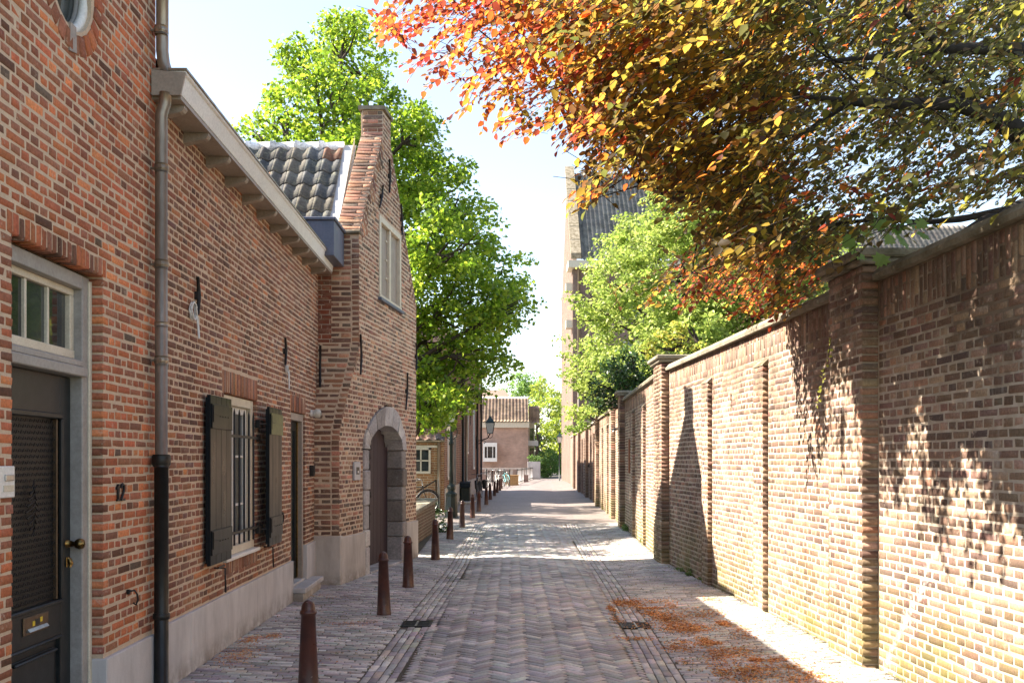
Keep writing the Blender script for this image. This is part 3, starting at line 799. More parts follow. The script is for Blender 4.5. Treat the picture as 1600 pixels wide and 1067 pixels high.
# --- low house
H = thing('low_brick_house', 'low dark red brick house with green shutters and a white gutter', 'house', LF(9.5, -1, 0))
LY0, LY1 = 6.6, 12.9
WO = (8.27, 9.40, .77, 2.225)         # window opening
D2 = (11.04, 11.84, .2, 2.205)
def low_holes(z):
    h = []
    if WO[2] - .13 < z < WO[3] + .205: h.append((WO[0], WO[1]) if WO[2] < z < WO[3] else (WO[0] - .05, WO[1] + .05))
    if z < D2[3] + .20: h.append((D2[0], D2[1]) if z < D2[3] else (D2[0] - .05, D2[1] + .05))
    return h
B = Bricks(PAL_LOW, WT_LOW, 61, .11)
lay(B, ls, LY0 + .005, LY1, .50, 4.13, .0545, .205, low_holes)
soldiers(B, ls, WO[0] - .05, WO[1] + .05, WO[3], WO[3] + .205, .058); soldiers(B, ls, D2[0] - .05, D2[1] + .05, D2[3], D2[3] + .2, .058)
soldiers(B, ls, WO[0] - .05, WO[1] + .05, WO[2] - .125, WO[2] - .01, .06)
B.finish(H, M['brick_low'])
mortar(LF, [(LY0, WO[0] - .014, .45, 4.15), (WO[1] + .014, D2[0] - .014, .45, 4.15), (WO[0] - .014, WO[1] + .014, .45, WO[2] - .014), (WO[0] - .014, WO[1] + .014, WO[3] + .014, 4.15),
            (D2[0] - .014, D2[1] + .014, D2[3] + .014, 4.15), (D2[1] + .014, LY1, .2, 4.15)], .3, 'mortar', 'mortar', H)
edges = [6.6, 7.28, 8.30, 9.35, 10.3, 11.04]
for a, b in zip(edges[:-1], edges[1:]): box1('plinth_slab', 'render_grey', H, (a + .002, -.28, -.05), (b - .002, .027, .49), LF, .004)
box1('plinth_slab', 'render_grey', H, (11.84, -.28, -.05), (12.62, .027, .60), LF, .004)
# gutter with its fascia and rafter brackets
GY0, GY1 = 6.5, 12.68
m = MB(LF); m.prism([(.02, 4.125), (.20, 4.125), (.222, 4.25), (.236, 4.262), (.236, 4.28), (.02, 4.28)], 's', GY0, GY1); gut = m.build('gutter', 'white', H)
m = MB(LF); m.prism([(.015, 4.282), (.246, 4.282), (.246, 4.296), (.015, 4.296)], 's', GY0 - .012, GY1 + .01); m.build('zinc_lining', 'zinc', gut)
m = MB(LF); m.prism([(.01, 4.11), (.205, 4.11), (.240, 4.262), (.01, 4.28)], 's', GY0 - .02, GY0 - .002); m.build('end_board', 'taupe', gut)
box1('soffit', 'taupe', H, (GY0 + .02, .0, 4.095), (GY1, .196, 4.123), LF)
yb = 6.66
while yb < 12.6:
    m = MB(LF); m.prism([(-.02, 4.094), (.185, 4.094), (.185, 4.075), (.17, 4.055), (.15, 4.045), (.12, 4.04), (.0, 4.015), (-.02, 4.015)], 's', yb - .035, yb + .035); m.build('bracket', 'taupe', H)
    yb += .56
# window
m = MB(LF)
m.box((WO[0] + .004, -.14, WO[2] + .05), (WO[0] + .085, -.03, WO[3] - .004), .004); m.box((WO[1] - .085, -.14, WO[2] + .05), (WO[1] - .004, -.03, WO[3] - .004), .004)
m.box((WO[0] + .085, -.14, WO[3] - .085), (WO[1] - .085, -.03, WO[3] - .004), .004); m.box((WO[0] + .004, -.14, WO[2] + .03), (WO[1] - .004, -.02, WO[2] + .10), .004)
win = m.build('window', 'cream', H)
a0, a1 = WO[0] + .087, WO[1] - .087
m = MB(LF)
for (a, b, c, d) in ((a0, a0 + .055, WO[2] + .1, WO[3] - .088), (a1 - .055, a1, WO[2] + .1, WO[3] - .088), (a0 + .055, a1 - .055, WO[2] + .10, WO[2] + .175), (a0 + .055, a1 - .055, WO[3] - .15, WO[3] - .088), ((a0 + a1) / 2 - .02, (a0 + a1) / 2 + .02, WO[2] + .175, WO[3] - .15)):
    m.box((a, -.125, c), (b, -.075, d), .004)
for zz in (1.23, 1.68): m.box((a0 + .055, -.118, zz - .011), (a1 - .055, -.088, zz + .011))
m.build('sash', 'white', win)
box1('pane', 'glass', win, (a0 + .04, -.112, WO[2] + .15), (a1 - .04, -.106, WO[3] - .13), LF)
box1('sill', 'white', win, (WO[0] - .03, -.05, WO[2] - .005), (WO[1] + .03, .035, WO[2] + .028), LF, .005)
# iron bars in front of the window
bars = []
for i in range(5):
    s = WO[0] + .25 + i * .17
    m = MB(LF); m.tube([(s, .022, WO[2] + .12), (s, .022, WO[3] - .16), (s, .022, WO[3] - .12)], [.010, .010, .002], 8); m.build('bar', 'iron', H)
for z in (1.0, 1.86):
    m = MB(LF); m.box((WO[0] - .02, .012, z - .012), (WO[1] + .04, .032, z + .012)); m.box((WO[1] + .0, -.0, z - .035), (WO[1] + .06, .03, z + .035), .004); m.box((WO[0] - .06, -.0, z - .035), (WO[0], .03, z + .035), .004); m.build('crossbar', 'iron', H)
# shutters
def shutter(a, b, d0, d1, hinge_out):
    m = MB(LF)
    n = 4
    for i in range(n):
        x0 = a + (b - a) * i / n; x1 = a + (b - a) * (i + 1) / n
        m.box((x0 + .0008, d0 + .012, .80), (x1 - .0008, d1 - .012, 2.17), .003)
    sh = m.build('shutter', 'dark_green', H)
    m = MB(LF)
    for z in (.98, 2.0): m.box((a + .012, d1 - .012, z - .10), (b - .012, d1, z + .10), .003)
    m.box((a, d0, .82), (b, d0 + .012, 2.15), .002)
    m.build('batten', 'dark_green', sh)
    for z in (.98, 2.0):
        m = MB(LF); m.box((a + .03, d1 + .0005, z - .05), (a + .05, d1 + .007, z + .09), .002); m.box((a + .0505, d1 + .0005, z + .014), (a + .17, d1 + .006, z + .02), .001); m.build('hinge', 'iron', sh)
        m = MB(LF)
        for i in range(4): m.box((a + .22 + i * .08, d1 + .0005, z), (a + .23 + i * .08, d1 + .005, z + .01))
        m.build('studs', 'iron', sh, kind='stuff')
    return sh
shutter(7.66, 8.28, .022, .075, True)
shutter(9.43, 9.99, .085, .135, False)
for z in (.97, 2.0):
    m = MB(LF); m.box((9.36, .0, z - .04), (9.50, .045, z + .04), .003); m.tube([(9.37, .03, z), (9.44, .09, z)], .012, 6); m.build('shutter_hinge', 'iron', H)
box1('cover_plate', 'olive_metal', H, (9.45, .1365, 1.90), (9.97, .140, 2.11), LF)
for s, zt in ((7.98, .77), (9.72, .79)):
    m = MB(LF); m.tube([(s - .16, .08, zt), (s, .085, zt + .005), (s + .02, .08, zt)], .008, 6); m.tube([(s, -.01, zt - .02), (s, .09, zt - .02), (s, .095, zt - .20), (s + .02, .09, zt - .22)], .008, 6)
    m.build('shutter_catch', 'iron', H)
# small door
m = MB(LF)
m.box((D2[0] + .004, -.16, D2[2]), (D2[0] + .07, -.02, D2[3] - .004), .004); m.box((D2[1] - .07, -.16, D2[2]), (D2[1] - .004, -.02, D2[3] - .004), .004); m.box((D2[0] + .07, -.16, D2[3] - .09), (D2[1] - .07, -.02, D2[3] - .004), .004)
dfr = m.build('door_frame', 'taupe', H)
m = MB(LF)
a, b = D2[0] + .072, D2[1] - .072
m.box((a, -.13, D2[2] + .01), (a + .09, -.09, D2[3] - .095), .003); m.box((b - .09, -.13, D2[2] + .01), (b, -.09, D2[3] - .095), .003)
m.box((a + .09, -.13, D2[2] + .01), (b - .09, -.09, .42), .003); m.box((a + .09, -.13, 2.0), (b - .09, -.09, D2[3] - .095), .003)
dd = m.build('door', 'dark_green', H)
box1('pane', 'glass', dd, (a + .09, -.115, .42), (b - .09, -.108, 2.0), LF)
m = MB(LF); m.box((b - .012, -.088, D2[2] + .02), (b - .002, -.07, D2[3] - .1), .002); m.build('brass_strip', 'brass', dd)
m = MB(LF); m.tube([(a + .05, -.09, 1.2), (a + .05, -.045, 1.2), (a + .14, -.045, 1.2)], .011, 8); m.build('handle', 'brass', dd)
box1('threshold', 'render_grey', H, (D2[0], -.3, -.02), (D2[1], .0, .20), LF, .005)
m = MB(LF); m.box((D2[0] - .03, .0, .115), (12.2, .17, .175), .008); m.tint = None; st = m.build('doorstep', 'render_grey', H)
m = MB(LF); m.box((D2[0], .0, -.03), (12.15, .14, .114), .006); m.build('step_base', 'render_warm', st)
# iron wall anchors
def anchor(par, fr, s, z0, z1, tilt=0, d=.0):
    m = MB(fr); m.tube([(s - tilt, d + .02, z0), (s, d + .03, (z0 + z1) / 2), (s + tilt, d + .02, z1)], [.014, .018, .014], 6); m.box((s - .02, d - .01, (z0 + z1) / 2 - .03), (s + .02, d + .03, (z0 + z1) / 2 + .03), .004)
    return m.build('wall_anchor', 'iron', par)
anchor(H, LF, 7.47, 2.78, 3.07); anchor(H, LF, 10.63, 2.70, 3.0)
def coil(s, z, r, label, drop):
    m = MB(LF); P = []
    for i in range(46):
        a = i * .55; P.append((s + (r + .006 * math.sin(i * 2.1)) * math.cos(a), .02 + .012 * math.sin(i * .9), z + (r * 1.1 + .005 * math.cos(i * 1.3)) * math.sin(a)))
    P += [(s + r * .9, .03, z - r * .6), (s + r * 1.3, .03, z - drop * .6), (s + r * 1.7, .03, z - drop)]
    m.tube(P, .0055, 5)
    m.tube([(s + r * .4, .03, z + r * .4), (s + r * 1.2, .035, z - r), (s + r * 1.9, .03, z - drop * .95)], .0055, 5)
    tag(m.build('cable_coil', 'plastic_white'), label, 'cable', 'coiled cables on the low house wall')
coil(7.36, 2.79, .06, 'white coiled cable beside the iron bar nearest the drainpipe', .2)
coil(10.72, 2.66, .035, 'small coil of white cable under the farther iron bar', .22)
m = MB(LF); m.tube([(10.45 + .05 * math.cos(a), .03, 1.02 + .055 * math.sin(a)) for a in np.linspace(0, 2 * math.pi, 17)], .007, 6, False); m.box((10.44, 0, 1.05), (10.47, .04, 1.08))
tag(m.build('tether_ring', 'iron'), 'black iron ring on the brick wall between shutter and small door', 'iron ring')
t = thing('outdoor_lamp', 'small round white lamp on the corner above the small door', 'wall lamp', LF(12.2, 0, 2.24))
m = MB(LF); m.tube([(12.25, .0, 2.24), (12.25, .05, 2.24)], .045, 12); m.build('mount', 'plastic_white', t)
m = MB(LF); m.tube([(12.25, .05, 2.24), (12.25, .07, 2.24), (12.25, .11, 2.24), (12.25, .13, 2.24)], [.05, .06, .055, .02], 12); m.build('globe', 'lamp_glass', t)
t = thing('key_box', 'small black box on the brick beside the small door', 'key box', LF(12.2, 0, 1.5))
box1('body', 'iron', t, (12.13, .0, 1.44), (12.23, .05, 1.58), LF, .006); box1('cover', 'black_paint', t, (12.14, .051, 1.45), (12.22, .058, 1.57), LF, .004)
# roof and rear of the low house
def pantile_roof(name, fr, u0, u1, run, rise, rows, wave, mat, par, seed=3, tint=((.17, .12, .10), (.25, .14, .10), (.11, .10, .10)), z0=0, lift=.03):
    """corrugated clay roof: fr(u, t, z): u along the eave, t up the slope horizontally"""
    rng = np.random.default_rng(seed)
    nc = max(1, int(round((u1 - u0) / wave))); sub = 6; V = []; F = []; T_ = []
    L = math.hypot(run, rise)
    for r in range(rows):
        shade = [rng.random() for _ in range(nc)]
        for e in (0, 1):
            for i in range(nc * sub + 1):
                u = u0 + (u1 - u0) * i / (nc * sub); ph = (i / sub) % 1
                h = lift * (.5 + .5 * math.sin(2 * math.pi * ph)) + (.022 if e == 0 else 0) + .006
                t = (r + e) / rows
                V.append(tuple(fr(u, run * t - rise / L * h, z0 + rise * t + run / L * h)))
                c = tint[0] if shade[min(i // sub, nc - 1)] < .5 else (tint[1] if shade[min(i // sub, nc - 1)] < .75 else tint[2])
                T_.append(c)
        b = r * 2 * (nc * sub + 1); n = nc * sub + 1
        for i in range(nc * sub): F += [b + i, b + i + 1, b + n + i + 1, b + n + i]
        if r + 1 < rows:
            for i in range(nc * sub): F += [b + n + i, b + n + i + 1, b + 2 * n + i + 1, b + 2 * n + i]
    base = base_of(par)
    me = np_mesh(name, np.array(V) - np.array(base), F, np.full(len(F) // 4, 4), np.array(T_)); me.materials.append(mat)
    o = link(bpy.data.objects.new(name, me)); o.parent = par; o['kind'] = 'stuff'
    return o
pantile_roof('roof_tiling', lambda u, t, z: LF(u, -t + .1, z), LY0 + .05, 12.3, 3.0, 2.6, 10, .24, M['tile'], H, z0=4.27)
m = MB(LF); m.box((LY0, -6, -.05), (12.5, -.301, 4.1)); m.add([(LY0, .05, 4.25), (LY0, -6, 4.25), (LY0, -2.95, 6.8), (LY1 - .5, .05, 4.25), (LY1 - .5, -6, 4.25), (LY1 - .5, -2.95, 6.8)], [(0, 1, 2), (5, 4, 3), (1, 4, 5, 2), (0, 2, 5, 3)])
m.build('rear_walls', bpy.data.materials['tall_house_side_brick'], H)

# ------------------------------------------------------------------ gatehouse
GH = thing('gatehouse', 'old gabled brick gatehouse with stone arched doorway and tiled roof', 'gatehouse', (-2.3, 14.3, 0))
CL = Vector((-2.245, 12.47)); CU = Vector((-2.03, 12.75)); CR = Vector((-1.615, 16.2)); GL = 3.6
def corner(z):
    if z <= 1.95: return CL
    if z >= 3.2: return CU
    t = (z - 1.95) / 1.25; t = t * t * (3 - 2 * t) * .35 + t * .65
    return CL.lerp(CU, t)
def GF(s, d, z):
    c = corner(z); p = c.lerp(CR, s / GL); u = (CR - c).normalized(); n = Vector((u.y, -u.x))
    return Vector((p.x + n.x * d, p.y + n.y * d, z))
def gs(s, z):
    c = corner(z); e = .02
    u = Vector(((CR - c).x, (CR - c).y, 0)).normalized()
    v = (GF(s, 0, z + e) - GF(s, 0, z - e)).normalized(); n = (u.cross(v) * -1).normalized()
    if n.x < 0: n = -n
    v = n.cross(u).normalized()
    if v.z < 0: v = -v
    return GF(s, 0, z), u, v, n
def ret(s, z):     # return wall facing the camera; s runs away from the corner
    c = corner(z); X = c.x - s; dx = 0
    return Vector((X - dx, c.y, z)), Vector((1, 0, 0)), Vector((0, 0, 1)), Vector((0, -1, 0))
AS, AZ, AA, AH = 1.93, 1.80, .80, .36       # arch centre (s), springing, half width, rise (inner)
AC = AS + .0
OA, OH = 1.0, .66
SA, SB = 1.3, 1.78
def ztop(s):
    if s < SA: return 4.65 + (6.38 - 4.65) * s / SA
    if s < SB: return 6.74
    return 6.38 - (6.38 - 4.25) * (s - SB) / (GL - SB)
WG = (1.06, 2.44, 3.98, 5.17)
def gate_holes(z):
    h = []
    if z < AZ: h.append((AC - OA, AC + OA))
    elif z < AZ + OH: q = OA * math.sqrt(1 - ((z - AZ) / OH) ** 2); h.append((AC - q, AC + q))
    if WG[2] < z < WG[3]: h.append((WG[0], WG[1]))
    # gable outline
    if z > 4.25:
        l = 0 if z < 4.65 else (z - 4.65) / (6.38 - 4.65) * SA
        r = GL - (z - 4.25) / (6.38 - 4.25) * (GL - SB)
        if z > 6.36: l, r = SA, SB
        if l > 0: h.append((-1, l))
        h.append((r, GL + 1))
    return h
B = Bricks(PAL_GATE, WT_GATE, 71, .14)
lay(B, gs, 0.0, GL, .64, 6.7, .0625, .225, gate_holes, bond='english', dp=.08)
def chop(z): return [(.60, 9)]
lay(B, ret, 0.10, .62, .66, 4.64, .069, .25, chop, bond='running', dp=.08)
for k in range(int((4.64 - .66) / .069)):      # quoin bricks wrapping the corner
    z = .66 + (k + .5) * .069
    P, U, V, N = ret(.05, z); B.put(P, U, V, N, .098, .058, .05)
# chimney faces and the sloping verge
for k in range(7):
    z = 6.36 + k * .062 - .03
    c = GF(SA, 0, z)
    B.put((c.x - .15, c.y - .001, z), (1, 0, 0), (0, 0, 1), (0, -1, 0), .29 if k % 2 else .14, .052, .05)
    if k % 2 == 0: B.put((c.x - .04, c.y - .001, z), (1, 0, 0), (0, 0, 1), (0, -1, 0), .07, .052, .05); B.put((c.x - .26, c.y - .001, z), (1, 0, 0), (0, 0, 1), (0, -1, 0), .07, .052, .05)
nv = 32
for k in range(nv):
    s = SA * (k + .5) / nv; z = ztop(s) ; P = GF(s, -.16, z)
    P2 = GF(s + .02, -.16, ztop(s) + .02 * (6.38 - 4.65) / SA); V = (P2 - P).normalized(); U = Vector((1, 0, 0)); N = U.cross(V)
    if N.z < 0: N = -N
    sp = .155 if k % 2 else .105
    for (o_, l_) in ((-.16 + sp, sp * 2 - .01), (-.16 + sp * 2 + (.32 - sp * 2) / 2, .32 - sp * 2 - .008)):
        B.put(P + U * (o_ + random.uniform(-.004, .004)), U, V, N, l_, math.hypot(SA, 1.73) / nv - .014, .06, proud=random.uniform(.014, .03))
B.finish(GH, M['brick_gate'], wear=.006, minpx=7)
# mortar body in thin storeys so it follows the warped corner and gable outline
m = MB(); zz = .60
def quad_strip(m, z0, z1, s0, s1):
    A = [GF(s, -.0028, z) for z in (z0, z1) for s in (s0, s1)]; Bk = [GF(s, -.33, z) for z in (z0, z1) for s in (s0, s1)]
    m.add([Bk[0], A[0], Bk[1], A[1], Bk[2], A[2], Bk[3], A[3]], [(0, 2, 3, 1), (4, 5, 7, 6), (0, 1, 5, 4), (2, 6, 7, 3), (0, 4, 6, 2), (1, 3, 7, 5)])
while zz < 6.72:
    z1 = zz + .0625
    h = sorted(gate_holes((zz + z1) / 2)); a = .005
    for (b0, b1) in h + [(GL, 99)]:
        b0 = min(b0, GL)
        if b0 - a > .01: quad_strip(m, zz, z1, a, b0)
        a = max(a, b1)
    zz = z1
m.build('mortar', 'mortar', GH)
m = MB(); zz = .60
while zz < 4.62:
    z1 = min(zz + .125, 4.64); c0 = corner(zz); c1 = corner(z1); dx = 0; wv = .62
    P = []
    for (c, z) in ((c0, zz), (c1, z1)):
        for y in (c.y + .0028, c.y + .3):
            for x in (c.x - wv - dx, c.x - .012 - dx): P.append((x, y, z))
    m.hexa(P); zz = z1
m.build('return_mortar', 'mortar', GH)
# plinth
def gbox(name, mat, s0, s1, d0, d1, z0, z1, par=GH, bev=0): return box1(name, mat, par, (s0, d0, z0), (s1, d1, z1), GF, bev)
gbox('plinth', 'render_warm', .0, AC - OA + .02, -.3, .03, -.06, .64, bev=.01)
gbox('plinth', 'render_warm', AC + OA - .02, GL + .02, -.3, .03, -.06, .63, bev=.01)
m = MB(); m.box((-2.62, 12.435, -.06), (-2.22, 12.8, .66), .012); m.build('plinth', 'render_warm', GH)
# stone caps on the shoulder
m = MB(); c = corner(4.6); m.box((c.x - .56, c.y - .04, 4.645), (c.x + .02, c.y + .10, 4.69), .01)
m.build('shoulder_cap', 'coping', GH)
m = MB(); P = GF(SA, 0, 6.74); Q = GF(SB, 0, 6.74); m.hexa([(P.x - .36, P.y - .03, 6.745), (P.x + .03, P.y - .03, 6.745), (Q.x - .36, Q.y + .03, 6.745), (Q.x + .03, Q.y + .03, 6.745), (P.x - .36, P.y - .03, 6.80), (P.x + .03, P.y - .03, 6.80), (Q.x - .36, Q.y + .03, 6.80), (Q.x + .03, Q.y + .03, 6.80)])
m.build('chimney_cap', 'coping', GH)
m = MB(); P = GF(SA, -.007, 6.3); Q = GF(SB, -.007, 6.3); m.hexa([(P.x - .3, P.y + .006, 6.3), (P.x - .005, P.y + .006, 6.3), (Q.x - .3, Q.y, 6.3), (Q.x - .005, Q.y, 6.3), (P.x - .3, P.y + .006, 6.745), (P.x - .005, P.y + .006, 6.745), (Q.x - .3, Q.y, 6.745), (Q.x - .005, Q.y, 6.745)])
m.build('chimney_core', 'mortar', GH)
# verge core (sloping, both sides)
m = MB()
for (sa, za, sb, zb) in ((0, 4.65, SA, 6.38), (SB, 6.38, GL, 4.25)):
    P = []
    for (s, z) in ((sa, za), (sb, zb)):
        for d in (-.33, -.008):
            for dz in (-.15, -.012): q = GF(s, d, z); P.append((q.x, q.y, z + dz))
    m.add(P, [(0, 1, 3, 2), (4, 6, 7, 5), (0, 2, 6, 4), (1, 5, 7, 3), (0, 4, 5, 1), (2, 3, 7, 6)])
m.build('verge_bed', 'mortar', GH)
# braided brick triangles under the verge (proud courses at right angles to the slope)
BB = Bricks(PAL_GATE, WT_GATE, 72, .14)
for side in (0, 1):
    for tri in range(3):
        for i in range(5):
            f = (tri * .33 + .05 + i * .055)
            if side == 0: s = SA * f; sl = (6.38 - 4.65) / SA; dr = 1
            else: s = GL - (GL - SB) * f; sl = (6.38 - 4.25) / (GL - SB); dr = -1
            z = ztop(min(max(s, .01), GL - .01)) if not (SA <= s <= SB) else 6.38
            ln = .13 + .07 * (4 - abs(i - 2) * 2) / 2
            c0 = GF(s, 0, z); t = Vector((0, 0, 1)) * sl + (GF(s + .1, 0, z) - GF(s, 0, z)) * 10 * dr; t.normalize()
            P, U, V, N = gs(min(max(s, .05), GL - .05), z - .02)
            dv = t.cross(N).normalized()
            if dv.z > 0: dv = -dv
            BB.put(P + dv * ln / 2 + N * .006, dv, t, N, ln, .05, .05, noobj=True)
BB.finish(GH, M['brick_gate'], rest='braided_brickwork', nobj=0)
# gable window
m = MB(GF)
m.box((WG[0] + .004, -.10, WG[2] + .05), (WG[0] + .10, .012, WG[3] - .004), .004); m.box((WG[1] - .10, -.10, WG[2] + .05), (WG[1] - .004, .012, WG[3] - .004), .004)
m.box((WG[0] + .1, -.1, WG[3] - .09), (WG[1] - .1, .012, WG[3] - .004), .004); m.box((WG[0] + .004, -.1, WG[2] + .002), (WG[1] - .004, .02, WG[2] + .05), .004)
gw = m.build('window', 'cream', GH)
mid = (WG[0] + WG[1]) / 2
for (a, b) in ((WG[0] + .102, mid - .05), (mid + .05, WG[1] - .102)): gbox('shutter', 'taupe', a, b, -.09, -.045, WG[2] + .055, WG[3] - .095, gw, .004)
gbox('mullion', 'cream', mid - .048, mid + .048, -.1, .0, WG[2] + .052, WG[3] - .092, gw, .004)
for z in (4.35, 4.62, 4.9): gbox('glazing_bar', 'cream', mid - .16, mid - .05, -.05, -.03, z - .01, z + .01, gw)
gbox('sill', 'lead', WG[0] - .04, WG[1] + .04, -.06, .05, WG[2] - .045, WG[2] - .002, gw, .004)
# stone arch
def arch_pt(a, A, Hh): return (AC + A * math.cos(a), AZ + Hh * math.sin(a))
nvs = 7
STC = [(.38, .36, .35), (.43, .41, .385), (.33, .31, .30), (.47, .45, .41), (.28, .255, .235)]
for i in range(nvs):
    a0 = math.pi * i / nvs + .012; a1 = math.pi * (i + 1) / nvs - .012
    m = MB(GF); m.tint = random.choice(STC); sub = 4; vs = []
    for j in range(sub + 1):
        a = a0 + (a1 - a0) * j / sub
        oo = .02 if i in (0, 6) else 0
        (so, zo), (si, zi) = arch_pt(a, OA - .01 + oo, OH - .01), arch_pt(a, AA, AH)
        for (s, z, d) in ((so, zo, .028), (si, zi, .035), (si, zi, -.27), (so, zo, -.27)): vs.append((s, d + random.uniform(-.009, .009), z + random.uniform(-.004, .004)))
    F = []
    for j in range(sub):
        for k in range(4): F.append((j * 4 + k, j * 4 + (k + 1) % 4, j * 4 + 4 + (k + 1) % 4, j * 4 + 4 + k))
    F += [(0, 1, 2, 3), tuple(sub * 4 + q for q in (3, 2, 1, 0))]
    m.add(vs, F); m.build('arch_stone', 'stone', GH)
zs = [(.0, .42), (.425, .66), (.665, 1.0), (1.005, 1.22), (1.225, 1.50), (1.505, 1.79)]
for side in (-1, 1):
    for i, (a, b) in enumerate(zs):
        m = MB(GF); m.tint = random.choice(STC) if side < 0 else random.choice(STC[2:] + [(.19, .165, .145)]); ex = .03 if i % 2 else 0
        if i == 4: ex += .03
        x = AC + side * AA; o_ = AC + side * (OA - .02 + ex)
        m.box((min(x, o_), -.27, a), (max(x, o_), .03 + random.uniform(-.012, .014), b), .016); m.build('jamb_stone', 'stone', GH)
# carved old oak post at the near jamb
m = MB(GF); P = []; rr = []
for i in range(40):
    z = .02 + i * .05; P.append((AC - AA + .17 + .015 * math.sin(i * .9), -.10 + .01 * math.cos(i * 1.7), z)); rr.append((.06 if z < .85 else .07) + (.02 * math.sin(i * 2.3) if z > .85 else 0))
m.tube(P, rr, 8); m.build('carved_post', 'wood_old', GH)
nb = 9
g0, g1 = AC - AA, AC + AA
gd = None
for i in range(nb):
    a = g0 + (g1 - g0) * i / nb + .002; b = g0 + (g1 - g0) * (i + 1) / nb - .002
    zt = min(AZ + AH * math.sqrt(max(0, 1 - ((x - AC) / AA) ** 2)) for x in (a + .001, b - .001)) + .02
    m = MB(GF); m.box((a, -.26, .06), (b, -.225, zt), .004)
    if gd is None:
        back = MB(GF); back.box((g0, -.32, .02), (g1, -.265, 2.2)); gd = back.build('gate_door', 'wood_old', GH)
    m.build('plank', 'wood_purple', gd)
gbox('threshold', 'render_grey', AC - AA, AC + AA, -.3, .05, -.02, .06, bev=.01)
# intercom on the near brick
t = thing('intercom', 'silver intercom panel on the gatehouse brick beside the arch', 'intercom', GF(.62, 0, 1.5))
m = MB(GF); m.box((.50, .0, 1.37), (.74, .03, 1.62), .006); m.build('panel', 'satin_grey', t)
box1('screen', 'black_paint', t, (.57, .031, 1.45), (.68, .036, 1.55), GF, .003); box1('button', 'plastic_white', t, (.60, .036, 1.47), (.635, .042, 1.50), GF)
for (s, a, b, tl) in ((2.86, 2.45, 3.05, .0), (3.5, 3.15, 3.6, 0), (1.12, 5.25, 5.62, .10), (1.62, 5.62, 6.12, 0), (2.42, 5.18, 5.65, -.04)): anchor(GH, GF, s, a, b, tl)
m = MB(); m.tube([(-2.015, 12.78, 2.78), (-2.00, 12.76, 3.05), (-2.015, 12.78, 3.32)], [.014, .018, .014], 6); m.build('wall_anchor', 'iron', GH)
m = MB(); m.tube([(-2.52, 12.50 + .1, 2.6), (-2.52, 12.62, 3.15)], .018, 6); m.build('wall_anchor', 'iron', GH)
# tiled roof, each tile its own piece
RZ, RY, RS = 6.25, 14.2, 1.25      # ridge height, ridge Y, slope
TW, TLn = .232, .30
def tile_mesh(col, seed):
    rng = random.Random(seed); prof = []
    for i in range(9):
        t = i / 8; x = (t - .5) * (TW + .035)
        z = .030 * math.cos((t * 1.25 - .12) * 2 * math.pi) if t < .8 else .030 * math.cos((.8 * 1.25 - .12) * 2 * math.pi) - (t - .8) * .06
        prof.append((x, z))
    V = []; th = .013
    for (y, dz) in ((-.02, .020), (TLn + .05, 0)):
        for (x, z) in prof: V.append((x, y, z + dz))
        for (x, z) in prof: V.append((x, y, z + dz - th))
    F = []
    for i in range(8): F += [i, i + 1, 18 + i + 1, 18 + i, 9 + i + 1, 9 + i, 27 + i, 27 + i + 1, i + 1, i, 9 + i, 9 + i + 1]
    F += [0, 18, 27, 9, 8, 17, 35, 26]
    T_ = np.clip(np.array(col) * np.random.default_rng(seed).normal(1, .06, (36, 1)), .01, 1)
    me = np_mesh('roof_tile', np.array(V), F, np.full(len(F) // 4, 4), T_, smooth=False); me.materials.append(M['tile']); return me
tcols = [(.15, .15, .15), (.12, .125, .135), (.18, .17, .155), (.25, .13, .09), (.105, .11, .11), (.20, .18, .15), (.14, .13, .12)]
tms = [tile_mesh(c, i) for i, c in enumerate(tcols)]
sl = math.atan(RS)
base = base_of(GH)
for r in range(8):
    for c in range(17):
        y = RY - .03 - (r + 1) * TLn * math.cos(sl) ; z = RZ - (r + 1) * TLn * math.sin(sl)
        x = -2.62 - c * TW
        o = bpy.data.objects.new('roof_tile', random.choices(tms, [5, 5, 4, 2.2, 4, 3, 4])[0]); link(o); o.parent = GH
        o.location = Vector((x, y, z)) - base + Vector((random.uniform(-.004, .004), 0, random.uniform(0, .006))); o.rotation_euler = (sl, 0, random.uniform(-.012, .012))
m = MB()
m.add([(-7, RY, RZ - .04), (-2.34, RY, RZ - .04), (-2.34, RY - 1.35, RZ - .04 - 1.35 * RS), (-7, RY - 1.35, RZ - .04 - 1.35 * RS), (-7, RY + 2.2, RZ - .04 - 2.2 * RS), (-2.34, RY + 2.2, RZ - .04 - 2.2 * RS)], [(0, 1, 2, 3), (0, 4, 5, 1)])
m.build('roof_deck', 'sand', GH)
for c in range(13):
    x = -2.48 - c * .36
    m = MB(); m.tube([(x, RY, RZ + .02), (x - .30, RY, RZ + .015), (x - .31, RY, RZ + .02), (x - .37, RY, RZ + .025)], [.075, .07, .09, .09], 10); m.tint = random.choice(tcols); m.build('ridge_tile', 'tile', GH)
m = MB()          # lead flashing between tiles and gable
P = []
for (y, z) in ((RY, RZ), (12.95, RZ - (RY - 12.95) * RS)):
    for x in (-2.52, -2.30): P.append((x, y, z + .045))
m.add(P, [(0, 1, 3, 2)]); m.add([(-2.33, RY, RZ + .045), (-2.325, RY, RZ + .2), (-2.325, 12.95, RZ - (RY - 12.95) * RS + .2), (-2.33, 12.95, RZ - (RY - 12.95) * RS + .045)], [(0, 1, 2, 3)])
m.build('flashing', 'flashing', GH)
m = MB(); m.box((-2.78, 12.0, 4.2), (-2.225, 12.72, 4.64), .006); bx = m.build('lead_box', 'lead', GH)
m = MB(); m.box((-2.80, 11.975, 4.642), (-2.20, 12.75, 4.68), .006); m.build('lead_cap', 'lead', bx)
